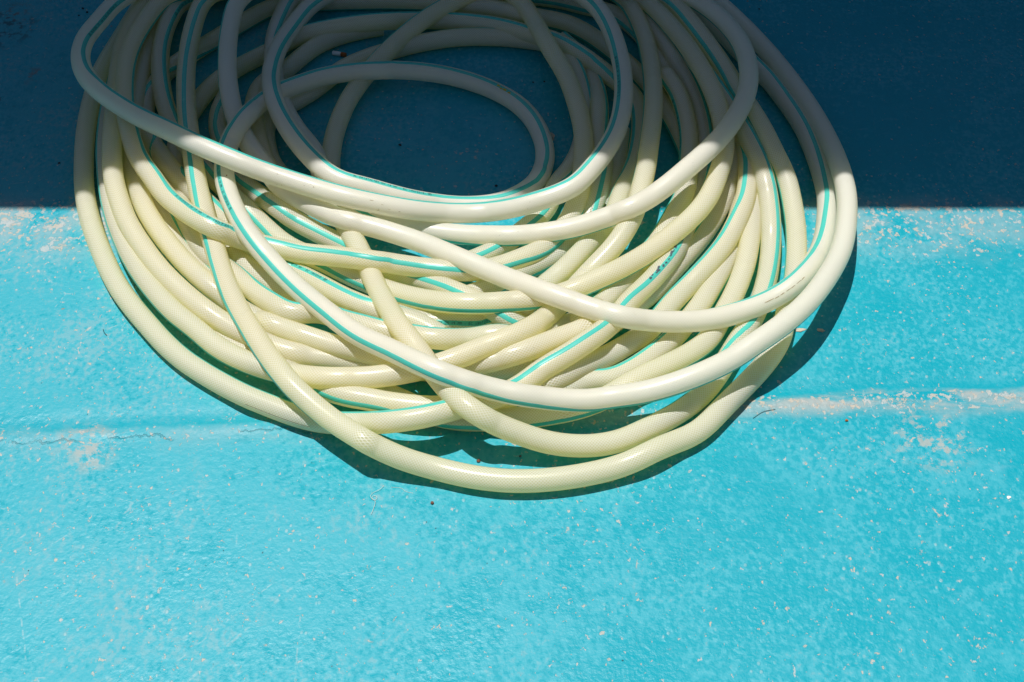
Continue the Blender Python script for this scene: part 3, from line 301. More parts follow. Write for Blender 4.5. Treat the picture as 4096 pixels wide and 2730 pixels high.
'T2': '''23 18907 332 2385 155 18858 346 2382 291 18820 352 2380 428 18786 356 2379 566 18756 357 2378 701 18714 365 2379 830 18659 378 2379 956 18595 394 2372 1080 18528 407 2362 1203 18460 417 2351 1326 18389 424 2340 1448 18318 426 2326 1570 18246 421 2305 1681 18159 421 2274 1777 18055 428 2238 1866 17945 434 2207 1947 17829 441 2192 2009 17704 462 2179 2068 17577 482 2159 2124 17448 500 2138 2175 17317 518 2122 2226 17186 532 2113 2276 17054 544 2112 2327 16923 552 2117 2375 16790 561 2125 2419 16656 574 2131 2460 16521 586 2136 2497 16385 601 2136 2533 16249 612 2135 2564 16112 630 2133 2596 15974 641 2137 2627 15836 651 2149 2654 15698 661 2173 2681 15559 669 2205 2705 15420 674 2241 2726 15280 677 2273 2745 15140 676 2295 2761 14999 672 2312 2774 14858 662 2348 2785 14718 644 2425 2791 14580 616 2538 2786 14439 604 2625 2772 14299 594 2694 2747 14160 584 2760 2714 14022 580 2834 2673 13887 578 2929 2629 13752 575 3040 2582 13619 569 3143 2530 13488 561 3224 2467 13361 550 3292 2393 13242 536 3369 2308 13130 518 3470 2215 13026 496 3599 2118 12924 479 3747 2019 12823 468 3868 1921 12721 466 3939 1818 12625 457 3999 1713 12531 450 4075 1607 12437 450 4150 1499 12346 453 4194 1388 12257 458 4198 1286 12163 481 4191 1173 12080 492 4205 1049 12013 482 4221 925 11947 471 4241 799 11883 460 4247 668 11835 438 4280 534 11789 429 4346 397 11755 423 4415 259 11730 419 4483 123 11693 435 4537 -15 11678 432 4588 -151 11648 448 4645 -292 11636 448 4705 -431 11617 461 4754 -572 11625 455 4779 -708 11656 431 4776 -832 11709 391 4764 -946 11776 340 4793 -1069 11836 305 4835 -1192 11900 273 4866 -1314 11966 244 4901 -1435 12035 219 4942 -1555 12106 199 4985 -1674 12180 184 5022 -1790 12260 167 5050 -1904 12341 149 5076 -2021 12421 139 5103 -2136 12503 132 5131 -2252 12584 130 5146 -2371 12661 130 5143 -2493 12732 130 5133 -2608 12772 154 5147 -2720 12851 140 5187 -2830 12937 132 5265 -2937 13029 134 5366 -3037 13130 140 5461 -3133 13233 148 5535 -3228 13337 158 5591 -3324 13437 179 5639 -3422 13533 204 5697 -3516 13639 211 5753 -3611 13743 219 5810 -3704 13850 225 5862 -3793 13960 220 5929 -3879 14072 209 6023 -3970 14180 212 6133 -4063 14287 216 6225 -4153 14396 222 6319 -4234 14511 230 6433 -4308 14631 240 6522 -4381 14749 269 6581 -4452 14871 283 6620 -4521 14994 283 6660 -4586 15119 272 6717 -4648 15245 256 6790 -4709 15373 254 6864 -4762 15504 254 6911 -4810 15638 254 6919 -4852 15773 256 6902 -4890 15909 261 6888 -4924 16045 274 6888 -4956 16183 278 6901 -4986 16322 273 6918 -5012 16461 273 6931 -5033 16600 279 6948 -5049 16741 289 6972 -5060 16882 296 7005 -5064 17023 303 7045 -5061 17164 315 7086 -5050 17304 329 7124 -5035 17445 338 7162 -5013 17584 346 7210 -4986 17723 347 7283 -4957 17860 329 7397 -4904 17990 315 7510 -4814 18099 304 7583 -4700 18181 294 7608 -4577 18252 287 7610 -4452 18317 286 7608 -4326 18381 286 7607 -4200 18447 286 7608 -4079 18519 280 7609''',
'V2': '''-1888 19396 130 2041 -1747 19391 130 2041 -1606 19387 130 2042 -1464 19384 130 2042 -1323 19381 130 2042 -1181 19379 130 2042 -1040 19376 130 2042 -899 19372 130 2041 -757 19366 130 2041 -616 19357 130 2040 -475 19344 130 2038 -335 19328 130 2036 -195 19306 130 2033 -56 19280 130 2031 82 19250 130 2028 220 19217 130 2026 357 19181 130 2023 492 19140 130 2018 626 19095 130 2013 758 19045 130 2006 888 18988 130 1996 1013 18923 130 2039 1043 18803 196 2049 1144 18708 216 1962 1252 18617 223 1935 1354 18520 231 1914 1449 18415 241 1901 1528 18300 263 1897 1587 18177 297 1873 1646 18052 325 1815 1703 17923 342 1749 1747 17790 359 1679 1780 17654 377 1622 1812 17517 385 1592 1842 17379 388 1579 1864 17240 401 1566 1885 17101 411 1550 1905 16961 416 1530 1922 16820 417 1512 1933 16680 426 1495 1940 16539 436 1482 1945 16398 447 1473 1948 16257 459 1465 1948 16116 474 1458 1946 15976 490 1451 1943 15835 506 1445 1938 15695 522 1437 1931 15554 536 1428 1922 15414 550 1417 1911 15273 562 1411 1899 15133 574 1412 1884 14993 584 1423 1867 14852 594 1443 1848 14712 602 1467 1828 14573 608 1492 1807 14433 614 1523 1786 14293 618 1560 1765 14153 620 1600 1744 14013 620 1624 1720 13874 618 1633 1692 13735 614 1654 1659 13598 608 1735 1624 13461 599 1860 1593 13324 588 1973 1559 13187 574 2044 1514 13054 556 2091 1458 12926 534 2150 1393 12803 508 2226 1319 12687 477 2308 1235 12579 440 2400 1144 12480 399 2515 1047 12387 351 2642 953 12290 315 2696 865 12181 297 2742 775 12075 270 2781 689 11963 259 2818 609 11847 263 2848 534 11728 279 2863 463 11609 308 2850 398 11493 353 2820 328 11380 402 2792 266 11269 463 2790 177 11166 502 2829 70 11077 522 2861 -52 11006 524 2898 -180 10948 515 2943 -309 10894 500 2999 -435 10829 498 3053 -561 10765 492 3100 -689 10706 484 3139 -820 10669 459 3186 -955 10628 447 3248 -1085 10574 462 3300 -1219 10539 461 3355 -1358 10528 438 3408 -1498 10520 419 3473 -1639 10509 410 3539 -1780 10502 407 3602 -1920 10487 421 3669 -2060 10493 415 3735 -2196 10522 391 3786 -2322 10570 350 3850 -2454 10615 323 3938 -2589 10655 311 4025 -2724 10697 307 4100 -2858 10742 309 4147 -2988 10797 308 4190 -3115 10860 306 4237 -3237 10930 302 4288 -3355 11008 298 4353 -3467 11095 297 4423 -3571 11190 300 4473 -3671 11290 300 4483 -3772 11389 298 4469 -3877 11484 299 4466 -3981 11580 299 4493 -4079 11682 298 4536 -4172 11789 296 4575 -4261 11899 295 4604 -4347 12011 294 4632 -4431 12125 294 4662 -4512 12241 293 4697 -4589 12359 293 4732 -4662 12480 293 4767 -4732 12603 292 4800 -4799 12728 292 4830 -4863 12854 290 4860 -4924 12982 287 4889 -4982 13111 283 4919 -5038 13241 280 4950 -5090 13372 277 4985 -5138 13505 274 5021 -5184 13639 271 5055 -5225 13774 268 5085 -5265 13910 265 5110 -5302 14046 261 5130 -5338 14183 257 5148 -5372 14320 252 5167 -5405 14458 247 5190 -5435 14596 244 5216 -5463 14734 236 5243 -5492 14870 211 5269 -5519 15007 190 5289 -5541 15146 179 5309 -5562 15286 168 5330 -5580 15426 158 5351 -5596 15566 149 5373 -5609 15707 141 5395 -5620 15847 136 5418 -5627 15989 131 5442 -5631 16130 130 5465 -5631 16271 130 5486 -5630 16413 130 5504 -5626 16554 130 5521 -5620 16696 130 5538 -5611 16837 130 5553 -5601 16978 130 5567 -5589 17119 130 5578 -5575 17260 130 5589 -5560 17400 130 5603 -5542 17541 130 5628 -5519 17680 130 5668 -5489 17818 130 5724 -5448 17954 130 5787 -5394 18085 130 5847 -5328 18209 130 5897 -5250 18327 130 5936 -5161 18438 130 5966 -5065 18541 130 5989 -4960 18636 130 6010 -4847 18721 130 6027 -4727 18795 130 6040 -4601 18860 130 6048 -4472 18917 130 6052 -4340 18970 130 6054 -4208 19019 130 6055 -4074 19066 130 6057 -3939 19108 130 6058 -3803 19145 130 6059 -3665 19179 130 6060 -3528 19211 130 6060 -3390 19242 130 6060 -3251 19272 130 6060 -3113 19304 130 6060 -2976 19336 130 6060''',
'K3': '''-3653 13094 130 -2895 -3585 12971 130 -2969 -3514 12849 130 -3027 -3438 12730 130 -3070 -3356 12616 130 -3099 -3264 12508 130 -3130 -3164 12409 130 -3174 -3057 12317 130 -3235 -2946 12231 130 -3306 -2829 12151 130 -3383 -2709 12079 130 -3460 -2583 12015 130 -3537 -2451 11965 130 -3620 -2314 11930 130 -3716 -2176 11906 130 -3827 -2036 11884 130 -3946 -1897 11863 130 -4066 -1757 11845 130 -4188 -1618 11824 130 -4320 -1481 11788 130 -4430 -1350 11737 130 -4720 -1220 11683 130 -5169 -1083 11650 130 -5380 -943 11636 130 -5465 -802 11628 130 -5469 -661 11625 130 -5450 -520 11627 130 -5399 -379 11632 130 -5417 -239 11642 130 -5744 -102 11674 130 -6274 20 11745 130 -6806 85 11752 187 -6626 140 11723 287 -7251 179 11838 220 -7301 237 11951 191 -7411 319 12066 199 -7506 408 12174 206 -7547 506 12275 215 -7593 608 12370 239 -7659 699 12477 250 -7704 786 12587 261 -7712 870 12700 266 -7709 953 12814 267 -7702 1037 12927 267 -7703 1121 13040 269 -7730 1193 13161 259 -7744 1259 13285 258 -7752 1312 13415 264 -7771 1354 13550 267 -7768 1393 13685 268 -7693 1436 13820 264 -7547 1483 13952 254 -7372 1531 14084 241 -7226 1576 14217 229 -7139 1616 14352 217 -7111 1649 14488 205 -7106 1678 14626 193 -7104 1704 14764 183 -7100 1727 14903 176 -7106 1747 15042 170 -7123 1762 15182 166 -7149 1772 15323 164 -7196 1775 15464 163 -7235 1767 15605 164 -7248 1745 15744 168 -7253 1704 15878 174 -7234 1639 16003 183 -7152 1554 16114 195 -6996 1459 16217 211 -6825 1360 16314 235 -6724 1263 16414 255 -6633 1166 16515 272 -6556 1056 16586 315 -6503 945 16667 345 -6464 840 16760 355 -6457 745 16864 342 -6465 647 16963 327 -6473 541 17055 309 -6480 428 17137 289 -6475 314 17215 266 -6443 189 17280 256 -6400 66 17349 247 -6369 -51 17424 229 -6350 -173 17493 212 -6326 -304 17546 202 -6299 -437 17590 192 -6272 -572 17629 182 -6243 -708 17664 172 -6215 -844 17698 158 -6189 -977 17739 136 -6147 -1117 17734 145 -6113 -1257 17738 144 -6083 -1398 17736 146 -6062 -1536 17713 160 -6056 -1666 17667 188 -6083 -1770 17591 236 -6068 -1896 17539 264 -5994 -2035 17520 265 -5964 -2175 17498 263 -5942 -2314 17473 261 -5922 -2451 17444 257 -5906 -2589 17413 252 -5891 -2726 17382 243 -5879 -2863 17353 228 -5870 -3000 17330 203 -5857 -3131 17296 172 -5805 -3251 17222 156 -5745 -3366 17145 134 -5703 -3471 17051 130 -5679 -3574 16956 130 -5661 -3679 16862 130 -5641 -3784 16767 130 -5617 -3882 16666 135 -5583 -3973 16559 141 -5528 -4058 16446 147 -5477 -4102 16321 186 -5425 -4166 16199 201 -5338 -4264 16114 155 -5259 -4328 15995 143 -5139 -4380 15864 137 -5055 -4424 15730 131 -4984 -4462 15594 130 -4904 -4496 15457 130 -4798 -4523 15319 130 -4670 -4542 15179 130 -4534 -4550 15039 130 -4399 -4550 14898 130 -4265 -4542 14757 130 -4132 -4526 14617 130 -4010 -4503 14478 130 -3897 -4476 14339 130 -3782 -4445 14202 130 -3654 -4410 14065 130 -3514 -4372 13929 131 -3372 -4330 13795 142 -3240 -4286 13662 150 -3109 -4238 13529 160 -2977 -4188 13399 176 -2848 -4135 13269 192 -2716 -4077 13141 205 -2577 -4015 13015 217 -2429 -3948 12892 227 -2259 -3871 12774 234 -2051 -3784 12663 236 -1801 -3685 12563 231 -1540 -3582 12466 236 -1310 -3481 12369 250 -1136 -3383 12268 263 -1017 -3287 12166 266 -895 -3191 12062 273 -767 -3094 11961 285 -666 -2993 11864 300 -630 -2890 11770 318 -626 -2798 11672 357 -607 -2684 11589 369 -547 -2551 11558 359 -462 -2418 11588 335 -449 -2278 11590 328 -490 -2148 11537 334 -546 -2025 11469 346 -547 -1903 11402 369 -523 -1779 11340 393 -524 -1652 11282 408 -530 -1521 11229 416 -522 -1383 11201 409 -525 -1246 11169 416 -543 -1111 11130 429 -561 -979 11086 448 -584 -839 11070 444 -663 -710 11097 404 -735 -584 11140 358 -865 -447 11170 341 -994 -312 11210 332 -1050 -176 11221 344 -1060 -38 11204 341 -1092 98 11202 306 -1099 230 11240 280 -1154 341 11319 247 -1199 436 11411 197 -1170 531 11501 146 -1158 650 11573 130 -1126 768 11611 167 -924 833 11579 253 -688 912 11578 325 -777 981 11580 394 -1041 1020 11688 314 -1011 1100 11799 288 -1051 1187 11910 283 -1049 1264 12026 261 -1032 1346 12140 251 -1019 1428 12255 242 -1013 1506 12372 236 -1013 1582 12491 234 -1020 1657 12610 235 -1028 1730 12730 240 -1035 1802 12851 243 -1034 1876 12939 301 -1048 1944 13062 312 -1088 2005 13189 314 -1114 2061 13319 307 -1122 2119 13447 310 -1117 2176 13576 313 -1137 2224 13708 318 -1198 2261 13844 321 -1278 2288 13982 333 -1311 2308 14121 342 -1286 2324 14261 342 -1235 2338 14401 336 -1179 2353 14541 325 -1146 2365 14681 325 -1141 2374 14822 326 -1155 2377 14963 329 -1173 2374 15104 334 -1192 2366 15245 339 -1206 2349 15383 356 -1213 2327 15521 373 -1228 2300 15659 381 -1267 2265 15796 382 -1317 2222 15930 379 -1345 2168 16057 393 -1354 2174 16176 318 -1421 2177 16295 248 -1297 2128 16425 267 -1244 2101 16563 255 -1203 2077 16701 238 -1194 2051 16838 221 -1208 2020 16975 206 -1239 1983 17110 192 -1276 1938 17244 178 -1309 1885 17374 166 -1327 1825 17500 156 -1330 1758 17624 146 -1328 1684 17744 139 -1337 1597 17854 132 -1370 1488 17944 130 -1418 1364 18009 130 -1454 1234 18064 130 -1461 1104 18118 130 -1460 974 18175 130 -1459 845 18231 130 -1464 713 18279 131 -1475 575 18307 138 -1486 435 18322 148 -1492 295 18329 161 -1496 154 18331 175 -1531 53 18283 219 -1519 -82 18300 224 -1488 -220 18331 220 -1488 -358 18361 218 -1487 -497 18384 221 -1487 -635 18409 223 -1486 -773 18440 221 -1487 -907 18479 213 -1492 -1037 18532 195 -1491 -1173 18567 190 -1487''',
'HH2': '''-4103 18606 183 2173 -4230 18543 177 2174 -4355 18476 173 2174 -4480 18409 170 2173 -4604 18340 171 2168 -4725 18268 178 2161 -4846 18194 190 2161 -4961 18113 202 2175 -5060 18013 215 2227 -5135 17893 222 2338 -5187 17761 220 2476 -5220 17624 211 2589 -5241 17485 196 2652 -5256 17344 184 2675 -5266 17203 181 2678 -5274 17062 181 2680 -5281 16920 183 2688 -5284 16779 189 2702 -5285 16637 195 2720 -5284 16496 202 2738 -5280 16354 210 2755 -5273 16213 219 2772 -5264 16072 231 2788 -5252 15932 245 2803 -5239 15791 259 2819 -5224 15651 271 2833 -5208 15510 282 2847 -5190 15371 299 2862 -5170 15232 313 2878 -5150 15092 323 2896 -5129 14951 325 2913 -5110 14812 313 2929 -5095 14680 277 2949 -5070 14540 269 2977 -5041 14402 261 3008 -5008 14264 255 3049 -4969 14128 250 3097 -4924 13994 248 3143 -4874 13861 249 3185 -4821 13730 251 3222 -4763 13601 254 3259 -4701 13473 257 3298 -4635 13348 261 3337 -4564 13225 267 3373 -4491 13104 273 3404 -4414 12985 279 3429 -4334 12868 285 3448 -4252 12753 289 3465 -4168 12639 293 3483 -4081 12527 294 3503 -3991 12418 296 3526 -3898 12311 298 3548 -3803 12206 299 3567 -3705 12104 301 3584 -3600 12011 285 3605 -3490 11932 245 3613 -3383 11841 228 3624 -3271 11755 212 3667 -3151 11684 191 3719 -3028 11628 169 3750 -2952 11538 230 3838 -2860 11447 285 3781 -2731 11391 278 3777 -2604 11329 283 3785 -2478 11264 295 3788 -2346 11216 285 3792 -2214 11166 278 3796 -2082 11115 279 3808 -1949 11066 285 3822 -1814 11024 290 3828 -1678 10984 295 3825 -1544 10939 300 3819 -1410 10893 303 3820 -1273 10855 301 3830 -1134 10829 295 3842 -994 10814 287 3849 -853 10798 289 3855 -713 10782 301 3860 -572 10776 312 3860 -431 10785 321 3859 -291 10801 341 3854 -154 10828 364 3861 -25 10837 411 3851 109 10877 430 3822 237 10937 429 3815 358 11009 415 3813 480 11080 404 3812 604 11149 395 3814 731 11211 393 3806 851 11280 389 3848 891 11382 303 4046 909 11481 203 3992 953 11576 130 3755 1060 11669 130 3693 1158 11771 130 3651 1250 11879 130 3634''',
'HH': '''-3596 18913 250 2113 -3699 18822 281 2127 -3802 18731 312 2153 -3917 18652 333 2178 -4033 18573 354 2194 -4149 18496 373 2217 -4275 18431 381 2240 -4402 18371 386 2257 -4531 18312 389 2273 -4659 18253 395 2287 -4788 18196 401 2303 -4920 18148 402 2319 -5056 18108 393 2330 -5191 18079 369 2364 -5305 17996 366 2429 -5393 17886 366 2520 -5451 17758 370 2627 -5493 17623 372 2720 -5523 17485 373 2794 -5546 17346 372 2853 -5563 17205 370 2909 -5574 17065 368 2963 -5580 16923 365 3014 -5581 16782 361 3062 -5578 16641 358 3108 -5568 16500 360 3149 -5555 16360 364 3184 -5539 16219 368 3211 -5521 16079 374 3230 -5503 15939 382 3245 -5483 15800 393 3259 -5461 15661 407 3273 -5440 15522 419 3286 -5418 15383 431 3296 -5397 15244 443 3305 -5376 15105 453 3315 -5356 14965 463 3328 -5335 14826 472 3348 -5313 14686 479 3374 -5289 14547 486 3403 -5264 14408 491 3432 -5236 14270 495 3461 -5207 14132 498 3493 -5176 13994 500 3533 -5141 13857 500 3584 -5101 13722 498 3645 -5056 13588 495 3705 -5005 13456 491 3751 -4952 13326 484 3787 -4896 13196 475 3831 -4835 13069 464 3892 -4767 12946 450 3958 -4694 12826 434 4011 -4616 12710 417 4050 -4537 12593 409 4083 -4457 12477 402 4120 -4373 12364 395 4163 -4285 12253 387 4209 -4193 12146 379 4255 -4097 12043 369 4296 -3997 11944 356 4334 -3896 11846 347 4369 -3794 11748 345 4403 -3692 11651 348 4437 -3583 11563 337 4481 -3467 11491 303 4526 -3350 11413 290 4573 -3229 11340 284 4621 -3106 11273 280 4653 -2996 11219 268 4694 -2906 11204 218 4696 -2787 11130 228 4731 -2656 11078 225 4788 -2519 11050 207 4851 -2385 11054 164 4886 -2246 11043 145 4898 -2106 11031 131 4918 -1966 11010 130 4938 -1827 10987 130 4957 -1687 10963 130 4977 -1548 10939 130 4998 -1409 10915 130 5018 -1270 10892 130 5040 -1130 10870 130 5064 -990 10854 130 5089 -849 10844 130 5114 -708 10841 130 5136 -566 10842 130 5158 -425 10847 130 5179 -284 10854 134 5201 -144 10859 146 5222 -4 10872 163 5236 133 10898 186 5239 266 10940 209 5284 349 10935 267 5246 466 11013 260 5232 574 11103 242 5234 682 11193 231 5245 800 11270 240 5289 926 11334 248 5338 1057 11378 271 5340 1173 11455 273 5309 1270 11557 262 5298 1360 11665 247 5338 1446 11774 223 5403 1531 11882 191 5448 1624 11987 173 5469 1712 12096 157 5474 1793 12210 139 5476 1876 12324 136 5496 1955 12441 130 5526 2036 12557 130 5560 2117 12672 130 5585 2199 12787 130 5595 2280 12903 130 5592 2358 13021 130 5577 2433 13140 133 5556 2507 13259 148 5532 2576 13382 161 5501 2640 13507 178 5466 2699 13634 196 5430 2754 13759 230 5392 2800 13890 253 5345 2840 14025 268 5299 2872 14162 278 5251 2899 14301 283 5204 2921 14440 279 5151 2936 14581 277 5094 2943 14722 278 5037 2943 14863 280 4984 2937 15004 283 4939 2925 15145 288 4902 2908 15285 293 4868 2887 15425 295 4836 2864 15564 294 4806 2838 15703 288 4779 2812 15841 278 4753 2785 15979 263 4731 2754 16116 249 4713 2719 16253 240 4697 2679 16388 234 4680 2636 16522 228 4663 2592 16657 220 4646 2552 16791 204 4629 2514 16925 182 4615 2478 17059 156 4604 2441 17193 130 4604 2383 17322 130 4598 2324 17450 130 4589 2264 17578 130 4584 2203 17705 130 4583 2142 17833 130 4582''',
'W': '''2137 17819 181 864 2179 17687 209 860 2227 17556 230 853 2283 17427 241 849 2339 17298 252 845 2394 17168 262 841 2443 17037 279 837 2490 16905 298 830 2538 16773 314 822 2587 16641 327 816 2633 16508 342 808 2679 16376 355 796 2727 16243 364 781 2772 16110 373 764 2814 15975 383 744 2852 15839 392 723 2889 15703 399 702 2925 15567 403 679 2958 15429 405 655 2988 15291 405 628 3015 15153 404 598 3038 15014 401 568 3058 14874 397 539 3074 14734 390 514 3087 14593 383 489 3096 14452 376 457 3097 14311 373 419 3091 14170 374 387 3076 14030 378 374 3057 13890 384 378 3032 13751 392 382 3003 13613 395 384 2967 13477 391 405 2922 13343 382 468 2870 13213 365 553 2812 13087 337 611 2749 12964 311 621 2681 12842 293 631 2607 12721 284 642 2527 12606 273 650 2442 12494 259 659 2352 12386 242 676 2260 12282 219 702 2165 12182 188 740 2073 12077 170 787 1984 11968 159 846 1897 11858 145 925 1816 11743 135 1002 1737 11626 131 1052 1652 11513 130 1079 1556 11410 132 1141 1450 11317 139 1271 1343 11226 150 1398 1236 11134 165 1499 1129 11045 183 1577 1017 10961 206 1654 910 10877 242 1758 796 10796 264 1910 684 10712 275 2054 568 10631 279 2182 446 10561 275 2297 318 10526 234 2422 187 10476 216 2571 56 10425 207 2710 -74 10371 211 2830 -200 10310 232 2943 -331 10262 247 3092 -468 10227 257 3287 -606 10199 270 3519 -744 10175 287 3769 -883 10160 304 4028 -1024 10161 311 4297 -1164 10177 312 4574 -1303 10203 307 4807 -1440 10237 297 4931 -1576 10273 293 4944 -1713 10295 304 4932 -1850 10330 299 4953 -1980 10382 285 4999 -2096 10456 255 5053 -2199 10543 212 5105 -2299 10632 170 5164 -2409 10718 145 5213 -2525 10797 130 5247 -2649 10864 130 5280 -2774 10929 130 5316 -2901 10992 130 5356 -3027 11055 130 5411 -3149 11126 130 5485 -3265 11206 130 5566 -3377 11293 130 5623 -3488 11379 130 5644 -3601 11465 130 5637 -3712 11552 130 5634 -3819 11644 130 5658 -3921 11742 130 5706 -4020 11843 130 5754 -4115 11947 130 5794 -4207 12054 130 5832 -4298 12162 130 5862 -4386 12273 130 5883 -4472 12385 130 5908 -4554 12500 130 5942 -4631 12618 130 5987 -4702 12740 130 6034 -4767 12865 130 6080 -4828 12993 130 6124 -4883 13123 130 6165 -4933 13255 130 6198 -4981 13388 130 6223 -5025 13522 130 6244 -5068 13657 130 6263 -5108 13792 130 6285 -5146 13928 130 6311 -5180 14065 130 6340 -5210 14203 130 6369 -5237 14342 130 6391 -5262 14481 130 6404 -5287 14620 130 6408 -5311 14759 130 6408''',
'Y': '''1823 18374 130 -535 1864 18239 130 -552 1903 18104 134 -559 1923 17970 170 -549 1943 17835 207 -554 1968 17700 240 -563 1996 17565 267 -577 2030 17430 288 -596 2068 17295 305 -618 2108 17160 318 -640 2149 17026 329 -658 2191 16891 338 -664 2232 16757 347 -655 2271 16622 359 -637 2313 16487 364 -613 2372 16364 331 -570 2426 16238 300 -561 2463 16103 295 -560 2497 15966 291 -554 2527 15828 285 -549 2557 15691 269 -545 2583 15556 249 -545 2599 15416 242 -549 2611 15276 235 -555 2617 15135 230 -565 2617 14994 227 -581 2611 14853 225 -600 2598 14712 224 -613 2580 14573 236 -623 2558 14435 248 -631 2534 14296 245 -632 2506 14159 228 -628 2474 14024 201 -607 2438 13888 194 -565 2398 13753 191 -491 2356 13618 189 -406 2313 13484 193 -316 2269 13350 199 -226 2225 13217 210 -170 2182 13084 229 -156 2137 12951 245 -172 2088 12819 258 -213 2038 12692 284 -266 1982 12588 285 -312 1910 12467 291 -339 1835 12348 302 -349 1757 12230 312 -355 1678 12114 324 -361 1597 12000 339 -351 1514 11887 356 -318 1439 11771 384 -255 1368 11652 409 -163 1297 11531 416 -101 1226 11409 428 -96 1148 11293 446 -120 1067 11181 475 -137 988 11072 513 -123 891 10972 528 -84 782 10882 521 -58 670 10799 505 -47 553 10722 487 -37 433 10654 459 -10 317 10583 427 49 210 10493 411 86 100 10408 392 93 -13 10324 395 100 -130 10247 410 116 -252 10178 429 151 -384 10129 429 198 -514 10075 437 243 -640 10015 453 287 -761 9949 481 344 -894 9902 485 405 -1031 9870 478 463 -1170 9855 460 503 -1308 9856 430 515 -1442 9873 390 483 -1551 9923 318 457 -1665 9970 253 549 -1800 9995 221 613 -1937 10017 195 645 -2072 10048 170 683 -2207 10086 151 730 -2339 10133 138 778 -2469 10186 130 824 -2599 10242 130 857 -2727 10302 130 876 -2854 10363 130 894 -2980 10425 130 917 -3104 10492 130 942 -3226 10565 130 959 -3344 10640 130 971 -3462 10719 130 983 -3577 10800 130 996 -3690 10884 130 1011 -3801 10971 130 1031 -3907 11064 130 1075 -4009 11162 130 1141 -4106 11264 130 1210 -4200 11370 130 1268 -4290 11478 130 1317 -4379 11587 130 1357 -4468 11697 130 1396 -4555 11807 130 1439 -4641 11919 130 1485 -4724 12033 130 1535 -4804 12150 130 1592 -4879 12269 130 1651 -4949 12391 130 1705 -5017 12515 130 1752 -5082 12641 130 1795 -5144 12767 130 1833 -5205 12894 130 1865 -5265 13022 130 1895 -5323 13151 130 1927 -5378 13280 130 1963 -5431 13411 130 2002 -5481 13543 130 2044 -5528 13676 130 2089 -5571 13810 130 2137 -5610 13946 130 2185 -5645 14083 130 2232 -5677 14220 130 2273 -5706 14358 130 2304 -5733 14496 130 2323 -5759 14635 130 2338 -5783 14774 130 2351 -5806 14913 130 2367 -5826 15053 130 2385 -5844 15193 130 2403 -5859 15333 130 2421 -5872 15473 130 2440 -5883 15614 130 2460 -5890 15755 134 2482 -5893 15895 140 2504 -5892 16036 148 2529 -5885 16176 161 2556 -5874 16317 174 2589 -5856 16456 187 2630 -5831 16594 201 2668 -5801 16731 214 2692 -5769 16868 225 2703 -5741 17006 229 2706 -5713 17144 231 2708 -5685 17283 234 2707 -5658 17421 236 2705 -5631 17560 238 2704 -5605 17698 239 2707 -5580 17837 238 2714 -5554 17975 235 2734 -5524 18113 232 2780 -5485 18249 226 2864 -5422 18374 225 2964 -5328 18478 228 3040 -5206 18548 238 3076 -5076 18601 247 3086 -4944 18652 253 3089 -4811 18697 257 3091 -4677 18742 257 3093 -4547 18795 249 3095 -4415 18844 241 3095 -4282 18890 234 3093 -4144 18921 237 3093 -4009 18961 234 3096 -3881 19018 220 3100''',
'BB': '''2679 16969 130 -1513 2727 16835 130 -1506 2776 16700 130 -1499 2825 16566 130 -1496 2873 16431 130 -1496 2914 16295 140 -1496 2942 16157 166 -1500 2971 16019 187 -1511 3003 15880 204 -1522 3036 15741 213 -1531 3073 15603 213 -1541 3108 15464 211 -1559 3139 15325 208 -1586 3164 15184 206 -1623 3181 15042 207 -1665 3190 14899 210 -1708 3192 14756 217 -1744 3190 14613 222 -1772 3185 14470 225 -1792 3178 14327 228 -1804 3168 14185 232 -1813 3157 14042 237 -1822 3143 13900 242 -1834 3128 13757 245 -1847 3111 13615 246 -1854 3092 13474 245 -1859 3072 13332 243 -1870 3049 13191 242 -1892 3022 13050 243 -1917 2991 12911 244 -1928 2959 12771 238 -1938 2925 12633 227 -1960 2885 12496 212 -1971 2837 12363 192 -1960 2785 12232 169 -1940 2728 12101 157 -1923 2668 11972 147 -1909 2603 11845 141 -1879 2538 11717 137 -1823 2477 11587 139 -1771 2415 11459 143 -1778 2341 11337 150 -1842 2251 11226 161 -1906 2150 11126 176 -1937 2044 11032 194 -1944 1938 10940 222 -1939 1829 10851 249 -1913 1715 10767 268 -1877 1597 10687 283 -1831 1478 10609 291 -1769 1360 10527 292 -1701 1243 10447 280 -1650 1122 10372 261 -1628 995 10314 235 -1604 863 10259 222 -1571 728 10214 212 -1550 600 10156 236 -1553 470 10157 196 -1584 334 10152 166 -1567 192 10141 148 -1557 50 10132 135 -1546 -93 10122 130 -1528 -235 10115 130 -1508 -379 10112 130 -1471 -522 10117 130 -1444 -663 10134 130 -1521 -802 10169 130 -1689 -935 10222 130 -1876 -1062 10287 130 -2075 -1186 10359 130 -2306 -1311 10429 130 -2508 -1439 10491 130 -2577 -1574 10541 130 -2573 -1712 10577 130 -2590 -1853 10602 130 -2599 -1994 10624 130 -2601''',
